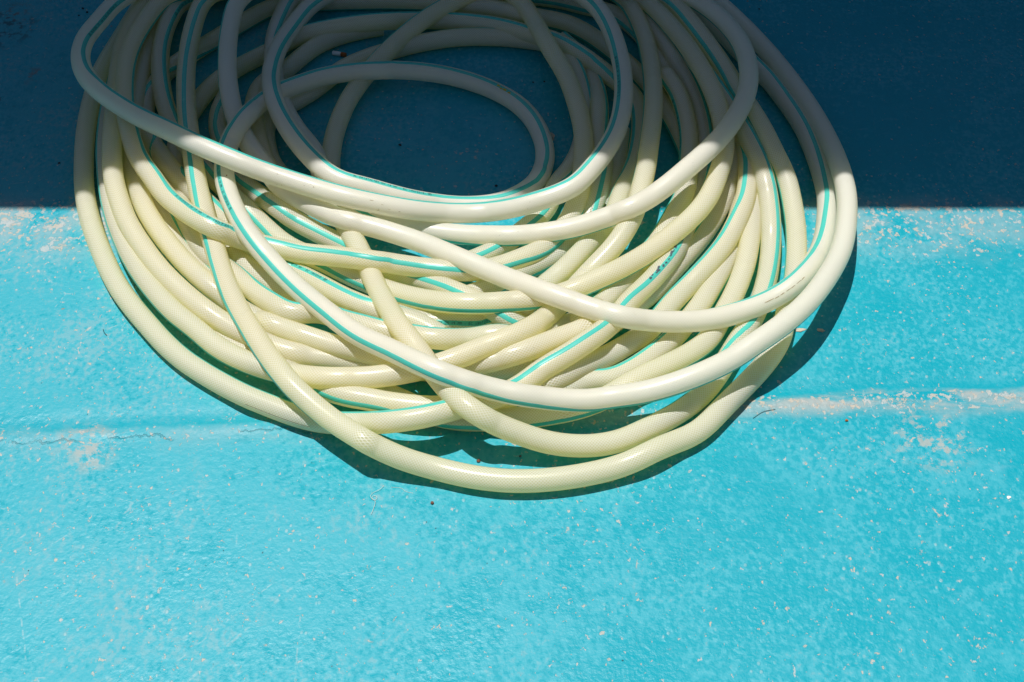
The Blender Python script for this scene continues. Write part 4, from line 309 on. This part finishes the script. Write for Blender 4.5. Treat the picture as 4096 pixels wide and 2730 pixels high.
'AA': '''2921 15967 130 -1093 2930 15823 130 -1093 2940 15678 130 -1092 2950 15534 130 -1090 2960 15390 130 -1090 2971 15246 130 -1092 2981 15102 130 -1096 2991 14958 130 -1103 3000 14813 130 -1113 3007 14669 130 -1128 3012 14525 130 -1148 3015 14380 130 -1177 3013 14236 130 -1212 3006 14091 130 -1252 2994 13947 130 -1294 2977 13804 130 -1332 2956 13661 130 -1365 2930 13519 130 -1393 2902 13377 130 -1421 2871 13236 130 -1451 2835 13096 130 -1486 2795 12957 130 -1529 2748 12820 130 -1578 2694 12686 130 -1621 2635 12555 130 -1654 2571 12425 130 -1674 2504 12297 130 -1683 2437 12169 130 -1712 2368 12042 130 -1826 2296 11916 130 -1838 2219 11794 130 -1413 2138 11675 130 -493 2056 11555 130 195 1974 11437 130 525 1884 11324 130 636 1786 11218 130 584 1683 11116 130 544 1576 11018 130 536 1466 10925 130 521 1349 10840 130 508 1225 10767 130 493 1088 10721 130 488 945 10704 130 527 807 10664 130 578 680 10595 130 613 557 10518 130 619''',
'HH25': '''-5059 15126 130 -1048 -5021 14978 130 -1049 -4983 14830 130 -1051 -4945 14682 130 -1048 -4906 14534 130 -1037 -4865 14387 130 -1014 -4821 14241 130 -979 -4772 14096 130 -934 -4717 13954 130 -888 -4657 13813 130 -853 -4594 13674 130 -838 -4529 13536 130 -838 -4461 13399 130 -848 -4393 13262 130 -857 -4322 13127 130 -858 -4246 12995 130 -835 -4163 12867 130 -792 -4073 12743 130 -749 -3979 12622 130 -718 -3882 12504 130 -699 -3783 12388 130 -688 -3683 12273 130 -685''',
'S12': '''-2332 13655 130 2511 -2444 13745 130 2511 -2555 13835 130 2512 -2667 13925 130 2513 -2778 14015 130 2516 -2888 14107 130 2536 -2993 14204 130 2591 -3087 14312 130 2686 -3165 14432 130 2807 -3228 14561 130 2931 -3277 14695 130 3028 -3315 14833 130 3109 -3347 14973 130 3211 -3371 15114 130 3350 -3381 15257 130 3540 -3367 15399 130 3787 -3320 15534 130 4022 -3238 15651 130 4184 -3137 15752 130 4276 -3031 15848 130 4328 -2929 15949 130 4364 -2832 16055 130 4389 -2744 16167 130 4410 -2661 16284 130 4444 -2578 16401 130 4504 -2489 16513 130 4585 -2390 16617 130 4670 -2282 16710 130 4748 -2167 16795 130 4820 -2046 16872 130 4888 -1920 16940 130 4952 -1791 17002 130 5010 -1661 17062 130 5066 -1530 17120 130 5123 -1397 17174 130 5182 -1262 17221 130 5242 -1125 17262 130 5301 -985 17296 130 5359 -844 17321 130 5417 -702 17338 130 5474 -559 17347 130 5529 -416 17347 130 5582 -273 17340 130 5635 -130 17328 130 5687 12 17308 130 5737 152 17283 130 5788 292 17252 130 5842 423 17198 143 5904 529 17109 176 5931 622 17004 206 5892 703 16888 225 5825 772 16763 234 5762 829 16631 238 5712 875 16496 240 5665 920 16365 216 5624 951 16229 204 5575 973 16090 199 5542 988 15950 200 5517 999 15810 202 5492 1006 15667 198 5466 1008 15526 181 5448 1006 15399 141 5442 994 15257 131 5435 977 15115 130 5424 954 14974 130 5409 924 14834 130 5389 886 14696 130 5363 838 14561 130 5329 780 14430 130 5294 711 14304 130 5304 638 14181 130 5415 576 14052 130 5613 533 13916 130 5797 496 13777 130 5861 447 13643 130 5815 377 13518 130 5743 292 13403 130 5714 201 13292 130 5727 106 13185 130 5750 9 13080 130 5776 -91 12978 130 5799 -197 12881 130 5810 -311 12794 130 5811 -432 12717 130 5812 -559 12651 130 5825 -690 12593 130 5847 -822 12538 130 5875''',
'K4': '''-1933 17598 130 2197 -2073 17554 130 2198 -2212 17509 130 2200 -2349 17458 130 2207 -2482 17397 130 2218 -2610 17326 130 2235 -2730 17242 130 2261 -2839 17145 130 2301 -2935 17034 130 2345 -3020 16915 130 2380 -3099 16792 130 2396 -3176 16668 130 2391 -3258 16546 130 2354 -3353 16435 130 2312 -3458 16333 131 2325 -3530 16207 146 2434 -3573 16068 156 2600 -3591 15923 168 2743 -3594 15778 180 2853 -3585 15632 193 2949 -3567 15488 206 3027 -3541 15346 232 3092 -3511 15204 251 3137 -3477 15062 264 3169 -3440 14921 272 3193 -3400 14780 277 3215 -3357 14640 280 3241 -3312 14501 283 3277 -3261 14364 285 3330 -3202 14230 284 3399 -3133 14101 281 3485 -3052 13979 278 3585 -2955 13870 271 3671 -2850 13769 269 3720 -2741 13671 269 3733''',
'S15': '''730 17280 130 -375 809 17159 130 -383 884 17036 130 -410 954 16909 130 -458 1013 16778 130 -518 1064 16643 130 -579 1107 16505 130 -628 1142 16365 134 -663 1166 16225 154 -692 1183 16084 179 -723 1195 15943 205 -758 1203 15802 230 -796 1205 15661 261 -840 1204 15520 279 -880 1200 15376 273 -907 1190 15233 259 -924 1179 15091 236 -908 1175 14947 225 -803 1182 14803 224 -609 1195 14660 233 -409 1209 14516 236 -260 1210 14372 248 -212 1200 14229 258 -197 1180 14086 264 -201 1153 13944 266 -213 1122 13803 265 -245 1085 13663 264 -313 1042 13526 255 -439 988 13396 224 -612 924 13282 166 -767 857 13156 142 -914 783 13033 130 -1087 700 12915 130 -1263 603 12808 130 -1418 492 12715 130 -1545 373 12635 130 -1630 249 12559 130 -1689 126 12483 130 -1741 6 12404 130 -1790 -114 12323 130 -1849 -233 12241 130 -1907 -355 12163 130 -1931 -481 12093 130 -1942 -613 12034 130 -1956 -747 11982 130 -1960''',
'S16': '''1500 15174 130 -1241 1482 15014 130 -1257 1462 14855 130 -1283 1441 14696 130 -1321 1415 14538 130 -1372 1383 14381 130 -1419 1347 14224 130 -1445 1312 14067 130 -1468 1273 13912 130 -1521 1222 13760 130 -1590 1161 13611 130 -1620''',
'KA': '''-836 11290 256 2877 -957 11357 283 2336 -1076 11434 291 1795 -1200 11500 295 1234 -1333 11547 297 894 -1469 11587 300 631 -1599 11642 302 332 -1726 11704 304 89 -1850 11771 301 29 -1973 11841 298 71 -2087 11923 286 86 -2194 12013 266 87 -2296 12107 240 81 -2396 12202 210 81 -2505 12291 192 75 -2612 12377 169 60 -2719 12457 148 66 -2836 12505 170 78 -2957 12577 178 122 -3073 12657 193 175 -3180 12747 208 221 -3284 12841 229 252 -3384 12939 249 279 -3480 13041 265 311 -3570 13149 266 341 -3648 13264 240 361 -3736 13375 238 379 -3826 13484 238 386 -3918 13591 239 394 -4012 13696 243 402 -4108 13799 248 405 -4209 13897 264 282 -4308 13995 284 300 -4399 14103 290 866 -4481 14218 286 1989 -4558 14336 276 3046 -4631 14456 260 3928 -4706 14575 253 4886 -4784 14693 258 6142 -4854 14815 269 6829 -4911 14944 258 6700 -4960 15075 242 6382 -5003 15208 222 6085 -5042 15342 199 5971 -5076 15476 172 6001 -5101 15615 157 6078 -5115 15755 147 6115 -5115 15896 138 6136 -5100 16036 135 6238 -5074 16175 130 6470 -5034 16310 130 6767 -4982 16442 130 7048 -4918 16568 130 7327 -4845 16688 130 7575 -4763 16804 130 7757 -4676 16915 130 7887 -4586 17024 130 8003 -4496 17133 130 8139 -4406 17241 130 8276 -4314 17349 130 8368 -4223 17457 130 8406 -4131 17564 130 8416 -4038 17671 130 8416 -3944 17777 130 8421 -3849 17881 130 8442 -3750 17982 130 8482 -3639 18069 130 8531 -3512 18131 130 8562 -3376 18166 130 8567 -3236 18187 130 8565 -3096 18203 130 8564 -2955 18216 130 8563 -2814 18225 130 8563 -2673 18233 130 8562 -2532 18240 130 8562 -2391 18247 130 8563 -2249 18252 130 8563 -2108 18256 130 8563 -1967 18257 130 8560 -1826 18256 130 8554 -1684 18251 130 8545 -1543 18243 130 8535 -1402 18232 130 8527 -1263 18209 136 8520 -1125 18181 145 8516 -992 18138 162 8512 -858 18096 178 8501 -722 18061 188 8489 -583 18034 192 8480 -444 18008 194 8470 -308 17973 198 8459 -177 17921 209 8452 -56 17852 229 8464 41 17758 269 8451 162 17693 281 8426 299 17661 271 8438 411 17656 250 8485 518 17685 208 8468 657 17667 189 8422 791 17630 173 8392 918 17574 156 8346 1034 17493 144 8298 1139 17400 136 8263 1237 17298 130 8240 1326 17188 130 8224 1411 17075 130 8213 1494 16961 130 8203 1574 16844 130 8193 1651 16726 130 8182 1726 16606 130 8169 1797 16484 130 8153 1864 16360 130 8132 1926 16233 130 8106 1984 16104 130 8078 2036 15973 130 8055 2086 15840 130 8037 2134 15707 130 8022 2178 15573 130 8004 2220 15438 130 7981 2258 15302 130 7956 2292 15165 130 7933 2323 15027 130 7915 2352 14889 130 7902 2380 14750 130 7892 2406 14611 130 7886 2431 14472 130 7884''',
'J1': '''-4000 16022 130 -363 -4032 15882 130 -323 -4057 15741 130 -242 -4069 15598 130 -131 -4067 15454 130 -4 -4050 15311 130 134 -4018 15171 130 269 -3975 15034 130 345 -3925 14900 130 335 -3876 14764 130 277 -3832 14628 130 228 -3787 14491 130 248 -3730 14359 130 351 -3655 14237 130 481 -3560 14129 130 560 -3458 14028 131 575 -3358 13926 143 569 -3261 13822 162 564 -3172 13715 192 594 -3121 13604 267 566 -3025 13501 280 510 -2919 13409 266 508 -2835 13356 235 547 -2738 13309 197 540 -2616 13236 177 513 -2493 13164 159 484 -2370 13091 144 471 -2247 13017 134 472 -2127 12938 130 463 -2011 12854 130 451 -1897 12766 130 442 -1784 12677 130 448 -1668 12593 130 477 -1544 12520 130 514 -1418 12452 137 542 -1290 12387 149 559 -1164 12320 164 569 -1040 12250 184 575 -919 12176 205 586 -809 12091 239 602 -704 12000 276 594 -588 11917 291 585 -467 11840 289 596 -341 11774 267 610 -232 11683 281 627 -124 11590 294 634 -5 11534 252 725 112 11524 177 778 238 11511 130 759''',
}

class Run:
    """one run of hose: resampled centre line with a frame that carries the stripe"""
    def __init__(s, pts, step=0.0036):
        n = len(pts); dense = []
        for i in range(n - 1):
            p0 = pts[max(i - 1, 0)]; p1 = pts[i]; p2 = pts[i + 1]; p3 = pts[min(i + 2, n - 1)]
            for k in range(4):
                t = k / 4
                dense.append([0.5 * (2 * p1[j] + (p2[j] - p0[j]) * t + (2 * p0[j] - 5 * p1[j] + 4 * p2[j] - p3[j]) * t * t + (3 * p1[j] - p0[j] - 3 * p2[j] + p3[j]) * t ** 3) for j in range(4)])
        dense.append(list(pts[-1]))
        s.P = [Vector(d[:3]) for d in dense]; s.A = [d[3] for d in dense]
        s.L = [0.0]
        for a, b in zip(s.P, s.P[1:]): s.L.append(s.L[-1] + (b - a).length)
        s.T = []
        for i in range(len(s.P)):
            s.T.append((s.P[min(i + 1, len(s.P) - 1)] - s.P[max(i - 1, 0)]).normalized())
    def frame(s, l):
        lo, hi = 0, len(s.L) - 1
        while hi - lo > 1:
            m = (lo + hi) // 2
            if s.L[m] <= l: lo = m
            else: hi = m
        f = (l - s.L[lo]) / max(s.L[hi] - s.L[lo], 1e-9)
        p = s.P[lo].lerp(s.P[hi], f); t = s.T[lo].lerp(s.T[hi], f).normalized()
        up = Vector((0, 0, 1)); n = (up - t * t.dot(up)).normalized(); b = t.cross(n)
        return p, n, b, s.A[lo] + (s.A[hi] - s.A[lo]) * f
    def at(s, l, ang, r):
        """ang in radians from the stripe's middle, positive to the right of travel"""
        p, n, b, a = s.frame(l)
        return p + (n * math.cos(a + ang) + b * math.sin(a + ang)) * r

def tube(run, mat, parent, sides=20, step=0.004):
    n = max(int(run.L[-1] / step), 4); V = []; F = []; U = []
    cs = [(math.cos(2 * math.pi * k / sides), math.sin(2 * math.pi * k / sides)) for k in range(sides)]
    ls = [run.L[-1] * i / n for i in range(n + 1)]
    for l in ls:
        p, nn, b, a = run.frame(l)
        for c_, s_ in cs: V.append(p + nn * (c_ * RAD) + b * (s_ * RAD))
    for i in range(n):
        for k in range(sides):
            k2 = (k + 1) % sides
            F.append((i * sides + k, i * sides + k2, (i + 1) * sides + k2, (i + 1) * sides + k))
            U.append(((k / sides, ls[i]), ((k + 1) / sides, ls[i]), ((k + 1) / sides, ls[i + 1]), (k / sides, ls[i + 1])))
    # open cut ends show the wall and the bore
    return obj('hose_loop', V, F, mat, parent, True, U)

def strip(run, mat, parent, half=0.255, cols=6, step=0.004, lift=0.00022):
    n = max(int(run.L[-1] / step), 4); V = []; F = []; U = []
    for i in range(n + 1):
        l = run.L[-1] * i / n; p, nn, b, a = run.frame(l)
        for k in range(cols + 1):
            g = a - half + 2 * half * k / cols
            rr = RAD + (lift if 0 < k < cols else -0.0002)
            V.append(p + (nn * math.cos(g) + b * math.sin(g)) * rr)
    w1 = cols + 1
    for i in range(n):
        for k in range(cols):
            F.append((i * w1 + k, i * w1 + k + 1, (i + 1) * w1 + k + 1, (i + 1) * w1 + k))
            l0, l1 = run.L[-1] * i / n, run.L[-1] * (i + 1) / n
            U.append(((k / cols, l0), ((k + 1) / cols, l0), ((k + 1) / cols, l1), (k / cols, l1)))
    return obj('stripe', V, F, mat, parent, True, U)

_glyphs = {}
def text_mesh(txt):
    """flat mesh of a line of print: character pitch 1, cap height about 1.35"""
    if txt in _glyphs: return _glyphs[txt]
    V = []; F = []
    for i, ch in enumerate(txt):
        if ch == ' ': continue
        if ch == '#':
            W = 1.9; H = 1.45; t = 0.12
            ring = [(0.25, 0), (W - .25, 0), (W, .25), (W, H - .25), (W - .25, H), (.25, H), (0, H - .25), (0, .25)]
            inn = [(W / 2 + (x - W / 2) * .86, H / 2 + (y - H / 2) * .83) for x, y in ring]
            b0 = len(V); V += [(i + x, y) for x, y in ring] + [(i + x, y) for x, y in inn]
            for k in range(8): F.append((b0 + k, b0 + (k + 1) % 8, b0 + 8 + (k + 1) % 8, b0 + 8 + k))
            for x0, y0, x1, y1 in ((.35, .45, .47, 1.1), (.75, .45, .87, 1.1), (.35, 1.0, .87, 1.12), (.35, .4, .87, .52), (1.05, .55, 1.15, 1.1), (1.3, .55, 1.4, 1.1), (1.53, .55, 1.63, 1.1), (1.05, 1.0, 1.63, 1.1), (.5, .2, 1.2, .3)):
                b0 = len(V); V += [(i + x0, y0), (i + x1, y0), (i + x1, y1), (i + x0, y1)]; F.append((b0, b0 + 1, b0 + 2, b0 + 3))
            continue
        if ch not in _glyphs:
            cu = bpy.data.curves.new('glyph', 'FONT'); cu.body = ch; cu.resolution_u = 2; cu.size = 1.9
            o = bpy.data.objects.new('glyph', cu); C.objects.link(o)
            me = bpy.data.meshes.new_from_object(o.evaluated_get(bpy.context.evaluated_depsgraph_get()))
            vs = [(v.co.x, v.co.y) for v in me.vertices]; fs = [tuple(p.vertices) for p in me.polygons]
            bpy.data.objects.remove(o); bpy.data.curves.remove(cu); bpy.data.meshes.remove(me)
            x0 = min(v[0] for v in vs); x1 = max(v[0] for v in vs); sx = min(0.78 / max(x1 - x0, 1e-6), 1.1)
            if ch in '-1I': sx = min(sx, 0.9)
            _glyphs[ch] = ([(0.5 + (x - (x0 + x1) / 2) * sx, y) for x, y in vs], fs)
        vs, fs = _glyphs[ch]; b0 = len(V)
        V += [(i + x, y) for x, y in vs]; F += [tuple(b0 + q for q in f) for f in fs]
    _glyphs[txt] = (V, F)
    return V, F

PITCH = 0.00255
def lettering(run, parent, txt, l0, rev, off=0.0, lift=0.0005):
    """print on the stripe; l0 is where the first character starts, rev = reads against the run"""
    V, F = text_mesh(txt); W = []
    sg = -1 if rev else 1
    for x, y in V:
        W.append(run.at(min(max(l0 + sg * x * PITCH, 0), run.L[-1]), -sg * ((y - 0.68) * 0.00245 / RAD) + off, RAD + lift))
    return obj('lettering', W, F, MAT['print'], parent, False)

def smear(run, parent, name, mat, specs, lift=0.0006):
    """small ragged patches lying on the hose: (length along, angle, half length, half width)"""
    V = []; F = []
    for l, a, hl, hw in specs:
        b0 = len(V); n = 11; V.append(run.at(l, a, RAD + lift))
        for k in range(n):
            q = 2 * math.pi * k / n; r = random.uniform(0.55, 1.15)
            V.append(run.at(l + math.cos(q) * hl * r, a + math.sin(q) * hw * r / RAD, RAD + lift))
        for k in range(n): F.append((b0, b0 + 1 + k, b0 + 1 + (k + 1) % n))
    return obj(name, V, F, mat, parent, False)

hose = empty('garden_hose', (0.0, 1.2, 0.0))
tag(hose, 'translucent braided garden hose with a turquoise stripe, coiled in a tangled heap on blue deck', 'hose')
RUNS = {}; LOOPS = {}
for nm, txt in DATA.items():
    run = Run(unpack(txt)); RUNS[nm] = run
    lp = tube(run, MAT['hose_scuffed'] if nm in ('S1', 'S2', 'S5', 'S7') else MAT['hose'], hose)
    lp.location = -hose.location; LOOPS[nm] = lp
    strip(run, MAT['stripe'], lp)
lettering(RUNS['S10'], LOOPS['S10'], 'SL KRISTALTEX DN 19 MM - EC 19072018- #', 0.7968, False, 0)
lettering(RUNS['S2'], LOOPS['S2'], 'SL KRISTALTEX DN 19 MM - EC 19072018- #', 1.7769, False, 0)
lettering(RUNS['KA'], LOOPS['KA'], 'SL KRISTALTEX DN 19 MM - EC 19072018- #', 0.2633, True, 0)
lettering(RUNS['K3'], LOOPS['K3'], 'SL KRISTALTEX DN 19 MM - EC 19072018- #', 0.3026, False, 0)
lettering(RUNS['W'], LOOPS['W'], 'SL KRISTALTEX DN 19 MM - EC 19072018- #', 1.4051, True, 0)
lettering(RUNS['AA'], LOOPS['AA'], 'SL KRISTALTEX DN 19 MM - EC 19072018- #', 0.5098, True, 0)
lettering(RUNS['S1'], LOOPS['S1'], 'SL KRISTALTEX DN 19 MM - EC 19072018- #', 1.3485, False, 0)
lettering(RUNS['S2'], LOOPS['S2'], 'SL KRISTALTEX DN 19 MM - EC 19072018- #', 0.7846, False, 0)
lettering(RUNS['S1'], LOOPS['S1'], 'SL KRISTALTEX DN 19 MM - EC 19072018- #', 0.2347, False, 0)
lettering(RUNS['T2'], LOOPS['T2'], 'SL KRISTALTEX DN 19 MM - EC 19072018- #', 1.9584, True, 0)
lettering(RUNS['K3'], LOOPS['K3'], 'SL KRISTALTEX DN 19 MM - EC 19072018- #', 2.9062, False, 0)
lettering(RUNS['HH'], LOOPS['HH'], 'SL KRISTALTEX DN 19 MM - EC 19072018- #', 1.5836, False, 0)
lettering(RUNS['R'], LOOPS['R'], 'SL KRISTALTEX DN 19 MM - EC 19072018- #', 0.9244, False, 0)
lettering(RUNS['R'], LOOPS['R'], 'SL KRISTALTEX DN 19 MM - EC 19072018- #', 1.9890, False, 0)
# marks that sit on the hose itself
l = 1.2420
smear(RUNS['S2'], LOOPS['S2'], 'paint_smear', MAT['yellow'], [(l, -0.12, 0.0048, 0.0026), (l + 0.013, -0.02, 0.0035, 0.0020), (l + 0.006, -0.2, 0.0028, 0.0016), (l - 0.009, -0.15, 0.0038, 0.0016), (l - 0.021, -0.05, 0.0012, 0.0008)])
l = 0.6349; fl = []
for k in range(14):
    fl.append((l - 0.050 + k * 0.0064 + random.uniform(-0.002, 0.002), random.uniform(-0.02, 0.3), random.uniform(0.0018, 0.0042), random.uniform(0.001, 0.0022)))
smear(RUNS['Y'], LOOPS['Y'], 'grime_flake', MAT['grime'], fl)
l = 1.1927; sp = [(l - 0.035 + k * 0.006, -2.05 - 0.01 * k, 0.0045, 0.00045) for k in range(14)]
smear(RUNS['Y'], LOOPS['Y'], 'scratch', MAT['scuff'], sp, 0.0003)
l = 1.6102; sp = [(l - 0.03 + k * 0.008 + random.uniform(-.002, .002), 1.2 + random.uniform(-0.03, 0.03), 0.004, 0.0005) for k in range(8)]
smear(RUNS['S5'], LOOPS['S5'], 'scratch', MAT['scuff'], sp, 0.0003)
l = 1.8152; smear(RUNS['S2'], LOOPS['S2'], 'rust_speck', MAT['rust'], [(l, -0.75, 0.0016, 0.0008)])
l = 0.8712; o = smear(RUNS['S1'], LOOPS['S1'], 'scuff_marks', MAT['scuff'], [(l + random.uniform(-0.16, 0.06), random.uniform(1.0, 2.2), random.uniform(0.0006, 0.003), random.uniform(0.0002, 0.0004)) for k in range(12)], 0.0003); o['kind'] = 'stuff'

# loose bits on the deck
def lump(name, x, y, s, mat, label, cat, group=None, flat=0.7):
    bm = bmesh.new(); bmesh.ops.create_icosphere(bm, subdivisions=2, radius=1)
    off = Vector((random.uniform(0, 9), random.uniform(0, 9), 0))
    for v in bm.verts:
        v.co *= 0.8 + 0.55 * noise.noise(v.co * 1.3 + off); v.co.z *= flat; v.co *= s
    me = bpy.data.meshes.new(name); bm.to_mesh(me); bm.free(); me.materials.append(mat)
    o = bpy.data.objects.new(name, me); C.objects.link(o); o.location = (x, y, deck_z(x, y) + s * flat * 0.6); o.rotation_euler[2] = random.uniform(0, 6)
    return tag(o, label, cat, group)
def flake(name, x, y, a, b, mat, label, cat, rot=0.0, tilt=0.0, z=0.0, group=None, thick=0.0006):
    n = 12; V = []; F = []
    rs = [random.uniform(0.62, 1.08) for k in range(n)]
    for zz in (0, thick):
        for k in range(n):
            q = 2 * math.pi * k / n; V.append((math.cos(q) * a * rs[k], math.sin(q) * b * rs[k], zz + 0.0004 * math.sin(3 * q)))
    F = [tuple(range(n - 1, -1, -1)), tuple(range(n, 2 * n))] + [(k, (k + 1) % n, n + (k + 1) % n, n + k) for k in range(n)]
    o = obj(name, V, F, mat, None, False); o.location = (x, y, deck_z(x, y) + 0.0004 + z); o.rotation_euler = (tilt, 0, rot)
    return tag(o, label, cat, group)
def fibre(name, pts, r, mat, label, group=None):
    cu = bpy.data.curves.new(name, 'CURVE'); cu.dimensions = '3D'; cu.bevel_depth = r; cu.bevel_resolution = 2; cu.resolution_u = 6
    s = cu.splines.new('BEZIER'); s.bezier_points.add(len(pts) - 1)
    for bp, (x, y, h) in zip(s.bezier_points, pts):
        bp.co = (x, y, deck_z(x, y) + r + h); bp.handle_left_type = bp.handle_right_type = 'AUTO'
    t = bpy.data.objects.new('tmp', cu); C.objects.link(t)
    me = bpy.data.meshes.new_from_object(t.evaluated_get(bpy.context.evaluated_depsgraph_get())); bpy.data.objects.remove(t)
    me.name = name; me.materials.clear(); me.materials.append(mat)
    o = bpy.data.objects.new(name, me); C.objects.link(o); return tag(o, label, 'thread', group)

x, y = (-0.0871, 0.9067); lump('grit_crumb', x, y, 0.0024, MAT['pebble'], 'brown grit crumb on the sunlit deck just below the lowest loop of hose', 'grit')
x, y = (-0.0376, 0.9640); lump('grit_crumb', x, y, 0.0026, MAT['pebble'], 'reddish brown grit crumb on the lit deck enclosed by the front loop', 'grit')
x, y = (0.0093, 0.9703); lump('grit_crumb', x, y, 0.0020, MAT['grime'], 'tiny dark grit crumb in the shadow between the two front loops', 'grit')
x, y = (0.3827, 1.0214); lump('grit_crumb', x, y, 0.0022, MAT['rust'], 'small rust red crumb below the deck seam right of the coil', 'grit')
x, y = (0.5443, 0.9149); flake('paint_flake', x, y, 0.0028, 0.0020, MAT['whitechip'], 'small white flake near the right edge of the sunlit deck', 'flake', 0.4)
x, y = (0.3730, 1.1607); flake('paint_flake', x, y, 0.006, 0.0032, MAT['chip'], 'pale flake lying in the shadow on the right of the coil', 'flake', -0.2)
x, y = (0.3485, 1.1611); flake('paint_flake', x, y, 0.008, 0.0032, MAT['chip'], 'long tan flake in the shadow close beside the right hand loop', 'flake', 0.15)
x, y = (0.3242, 1.3860); flake('paint_flake', x, y, 0.012, 0.0030, MAT['bluechip'], 'narrow dark blue flake wedged between two loops on the right', 'flake', -1.25, 0.5, 0.004)
x, y = (0.0525, 1.5183); flake('leaf_scrap', x, y, 0.012, 0.0055, MAT['chip'], 'torn tan scrap against the right end of the inner loop', 'scrap', -1.0, 0.7, 0.006)
x, y = (0.0727, 1.0896); flake('grime_scrap', x, y, 0.004, 0.0025, MAT['darkthread'], 'black scrap caught in the dark gap between two hose loops', 'scrap', 0.6, 0.3, 0.004)
x, y = (0.3265, 1.3664); lump('grit_crumb', x, y, 0.005, MAT['darkthread'], 'black crumb caught between two loops beside the blue flake', 'grit')
# short stub lying under the rear loops
x, y = (-0.2545, 1.7075)
st = empty('stick_stub', (x, y, deck_z(x, y) + 0.0034)); tag(st, 'short pale stick stub with an orange end under the rear loops', 'stub')
def rod(name, x0, x1, r, mat):
    V = []; F = []; n = 12
    for i, xx in enumerate((x0, x0 + 0.0006, x1 - 0.0006, x1)):
        rr = r * (0.82 if i in (0, 3) else 1)
        for k in range(n): V.append((xx, math.cos(2 * math.pi * k / n) * rr, math.sin(2 * math.pi * k / n) * rr))
    for i in range(3):
        for k in range(n): F.append((i * n + k, i * n + (k + 1) % n, (i + 1) * n + (k + 1) % n, (i + 1) * n + k))
    F += [tuple(range(n - 1, -1, -1)), tuple(range(3 * n, 4 * n))]
    return obj(name, V, F, mat, st, False)
rod('pale_end', -0.009, 0.004, 0.0034, MAT['whitechip']); rod('orange_end', 0.0041, 0.012, 0.0033, MAT['rust'])
st.rotation_euler[2] = -0.25
# threads
pts = [(-0.1410, 0.9294), (-0.1464, 0.9231), (-0.1532, 0.9192), (-0.1544, 0.9137), (-0.1495, 0.9106), (-0.1481, 0.9145), (-0.1529, 0.9148), (-0.1493, 0.9082), (-0.1506, 0.8992), (-0.1526, 0.8912)]
fibre('thread', [(px, py, 0.0006 + 0.0012 * (i % 2)) for i, (px, py) in enumerate(pts)], 0.00018, MAT['thread'], 'fine pale thread curled on the deck under the front loop')
pts = [(-0.1332, 0.9279), (-0.1216, 0.9263), (-0.1169, 0.9223), (-0.1084, 0.9200)]
fibre('thread', [(px, py, 0.0004) for px, py in pts], 0.00014, MAT['thread'], 'short fine thread lying right of the curled one')
pts = [(-0.4950, 1.1629), (-0.4931, 1.1581), (-0.4888, 1.1530)]
fibre('thread', [(px, py, 0.0006) for px, py in pts], 0.00035, MAT['darkthread'], 'dark short fibre on the sunlit deck left of the coil')
pts = [(0.2762, 1.0246), (0.2894, 1.0341), (0.3033, 1.0376)]
fibre('thread', [(px, py, 0.0006) for px, py in pts], 0.00025, MAT['darkthread'], 'thin dark hair across the deck seam right of the coil')
for (px, py), lab in (((-0.6449, 1.8156), 'dark dirt speck in the shade nearest the top left loop of hose'), ((-0.6558, 1.8074), 'dark dirt speck in the shade, lowest of three near the top left corner'),
        ((-0.6537, 1.8255), 'dark dirt speck in the shade, highest of three near the top left corner'), ((-0.6131, 1.4682), 'dark dirt speck just above the shade edge left of the coil'),
        ((-0.1538, 1.5059), 'dark dirt speck on the shaded deck inside the inner loop, left of its middle'), ((0.0464, 1.6453), 'right one of two dark dirt specks outside the inner loop'),
        ((0.0304, 1.6440), 'left one of two dark dirt specks outside the inner loop'), ((-0.0209, 1.4221), 'dark dirt speck near the front edge inside the inner loop'),
        ((0.3762, 1.8243), 'dark dirt speck in the shade right of the coil at the top')):
    lump('dark_speck', px, py, random.uniform(0.0014, 0.0026), MAT['darkthread'], lab, 'dirt', 'dirt specks on the shaded deck', 0.5)
